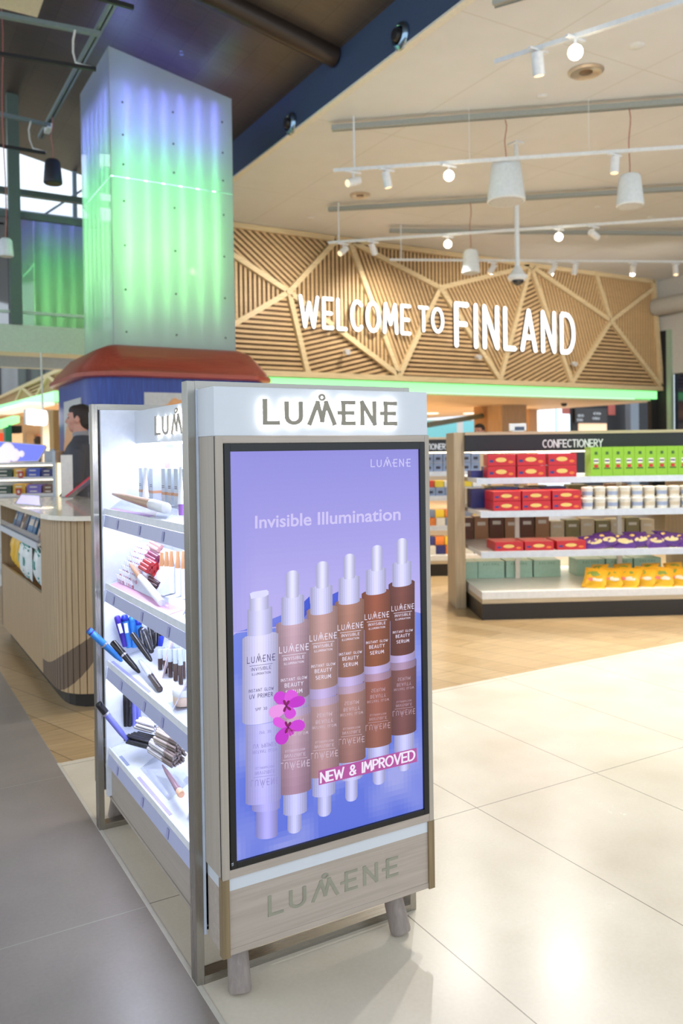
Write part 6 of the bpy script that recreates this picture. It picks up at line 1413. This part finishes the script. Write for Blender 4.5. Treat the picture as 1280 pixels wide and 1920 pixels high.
for i, (px, c_) in enumerate([(50, (190, 170, 140)), (70, (220, 150, 130)), (80, (150, 130, 110))]):
    rectY(px, 812+i*3, px+14, 850, 21.8, .1, 'wall_poster', M('poster_tone_%d' % i, c_, .5), '%s picture panel on the far beige wall at left, %s' % (('tan', 'rosy', 'brown')[i], ('left one', 'middle one', 'right one')[i]), 'picture')
P = on(72, 840, d=17.5); m3 = dup(man, 'person far away in dark clothes, left of the tall oak pier', (P.x, P.y, 0), math.radians(60))
# behind the right sweets stand
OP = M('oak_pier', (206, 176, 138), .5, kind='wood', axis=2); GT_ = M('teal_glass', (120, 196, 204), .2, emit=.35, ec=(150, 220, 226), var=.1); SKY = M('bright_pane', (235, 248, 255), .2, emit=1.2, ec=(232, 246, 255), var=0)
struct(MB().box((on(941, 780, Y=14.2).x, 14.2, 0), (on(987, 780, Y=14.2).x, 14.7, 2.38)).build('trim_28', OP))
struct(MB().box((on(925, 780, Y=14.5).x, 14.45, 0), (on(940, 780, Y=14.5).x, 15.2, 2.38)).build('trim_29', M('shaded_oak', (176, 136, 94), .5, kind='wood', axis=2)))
struct(MB().box((on(990, 780, Y=15.5).x, 15.5, 0), (on(1007, 780, Y=15.5).x, 15.9, 2.38)).build('trim_30', OR))
rectY(1009, 768, 1019, 830, 21.6, .1, 'window_4', SKY, st=True); rectY(1023, 764, 1040, 830, 21.6, .1, 'window_9', SKY, st=True); rectY(1048, 766, 1055, 830, 21.6, .1, 'window_5', SKY, st=True); rectY(1060, 776, 1074, 830, 21.5, .1, 'window_6', SKY, st=True); rectY(1056, 764, 1074, 776, 21.4, .08, 'red_blind', M('dull_red', (176, 90, 76), .6), 'dull red panel above the far bright window', 'panel')
rectY(980, 763, 1076, 830, 21.75, .1, 'window_7', GT_, st=True); rectY(800, 790, 925, 830, 21.7, .1, 'window_8', GT_, st=True)
rectY(860, 788, 868, 830, 21.4, .1, 'trim_31', WHITEM, st=True)
struct(MB().bar(on(800, 797, d=16.5), on(930, 775, d=20), .12, .10).build('trim_32', M('green_grey_beam', (112, 124, 106), .5)))
a_ = on(806, 808, d=15); b_ = on(848, 808, d=15.2); ps, wd = text_polys('DECOR', .2, .2)
for i, px in enumerate((810, 880, 912)): P = on(px, 776, Z=2.36); one(MB().lathe([(0, -.02), (.16, -.02), (.17, 0)], n=14), 'ceiling_lamp', M('far_lamp', (255, 250, 235), .4, emit=1.6, var=0), (P.x, P.y, 2.38), 'round white lamp in the peach shop ceiling, %s' % ('left one', 'middle one', 'right one beside the pier')[i], 'ceiling lamp', 'lamps in the peach ceiling')
P = on(1057, 758, Z=2.36); one(MB().lathe([(0, -.07), (.05, -.06), (.07, -.02), (.07, 0)], n=14), 'ceiling_camera', BLACK, (P.x, P.y, 2.38), 'small dark dome fixed to the peach ceiling', 'camera')
DKP = M('black_ribbed_panel', (36, 32, 32), .6)
o = rectY(1075, 752, 1184, 1000, 17.5, .1, 'wall_back', DKP, st=True)
p0, p1 = on(1079, 793, Y=17.4), on(1138, 766, Y=17.4); rt = root('menu_board', ((p0.x+p1.x)/2, 17.42, p0.z), 'dark board with two short white lines of lettering, far right above the stand', 'board')
MB().box((p0.x, 17.4, p0.z), (p1.x, 17.44, p1.z)).build('board', M('board_dark', (58, 52, 50), .5), rt)
for k, (a_, b_) in enumerate((((1084, 781), 'ECO'), ((1082, 789), 'ECOLI'), ((1113, 777), 'CO'), ((1111, 786), 'COLLI'))):
    q = on(*a_, Y=17.39); ps, wd = text_polys(b_, .2, .16); mb = MB(); put_polys(mb, ps, (q.x, 17.395, q.z), (.21/wd*(1.3 if k > 1 else 1), 0, 0), (0, 0, .055), (0, -.004, 0)); mb.build('lettering', SGL, rt)
rectY(1085, 794, 1137, 812, 17.47, .03, 'lit_shelf_panel', M('peach_lit', (250, 210, 170), .5, emit=.7, var=0), 'peach lit panel beneath the dark lettered board', 'panel')
rectY(1140, 758, 1153, 778, 17.47, .03, 'red_poster', M('poster_red', (190, 96, 84), .5), 'small red poster on the black ribbed panel', 'poster')
rectY(1184, 752, 1197, 1000, 17.0, .2, 'trim_33', M('blue_grey_post', (120, 126, 134), .5), st=True)
rectY(1197, 745, 1232, 1000, 17.6, .1, 'wall_back', M('near_black_wall', (24, 24, 28), .6), st=True)
# lamps inside the shop under the peach ceiling
for x, y in ((7, 14), (10, 16), (13, 15), (5, 18), (9, 19.5), (12, 20)):
    l = D.lights.new('shop_downlight', 'SPOT'); l.energy = 700*SPOT_W; l.spot_size = 2.6; l.spot_blend = 1; l.color = (1, .88, .72); l.shadow_soft_size = .12; o = D.objects.new('shop_downlight', l); COL.objects.link(o); o.location = (x, y, 2.3)
for x, y in ((2.4, 17), (3.2, 20), (2.9, 14.2)):  # unseen spots added to brighten the left shop
    l = D.lights.new('left_shop_fill', 'SPOT'); l.energy = 430*SPOT_W; l.spot_size = 2.6; l.spot_blend = 1; l.color = (1, .9, .78); l.shadow_soft_size = .12; o = D.objects.new('left_shop_fill', l); COL.objects.link(o); o.location = (x, y, 2.35)
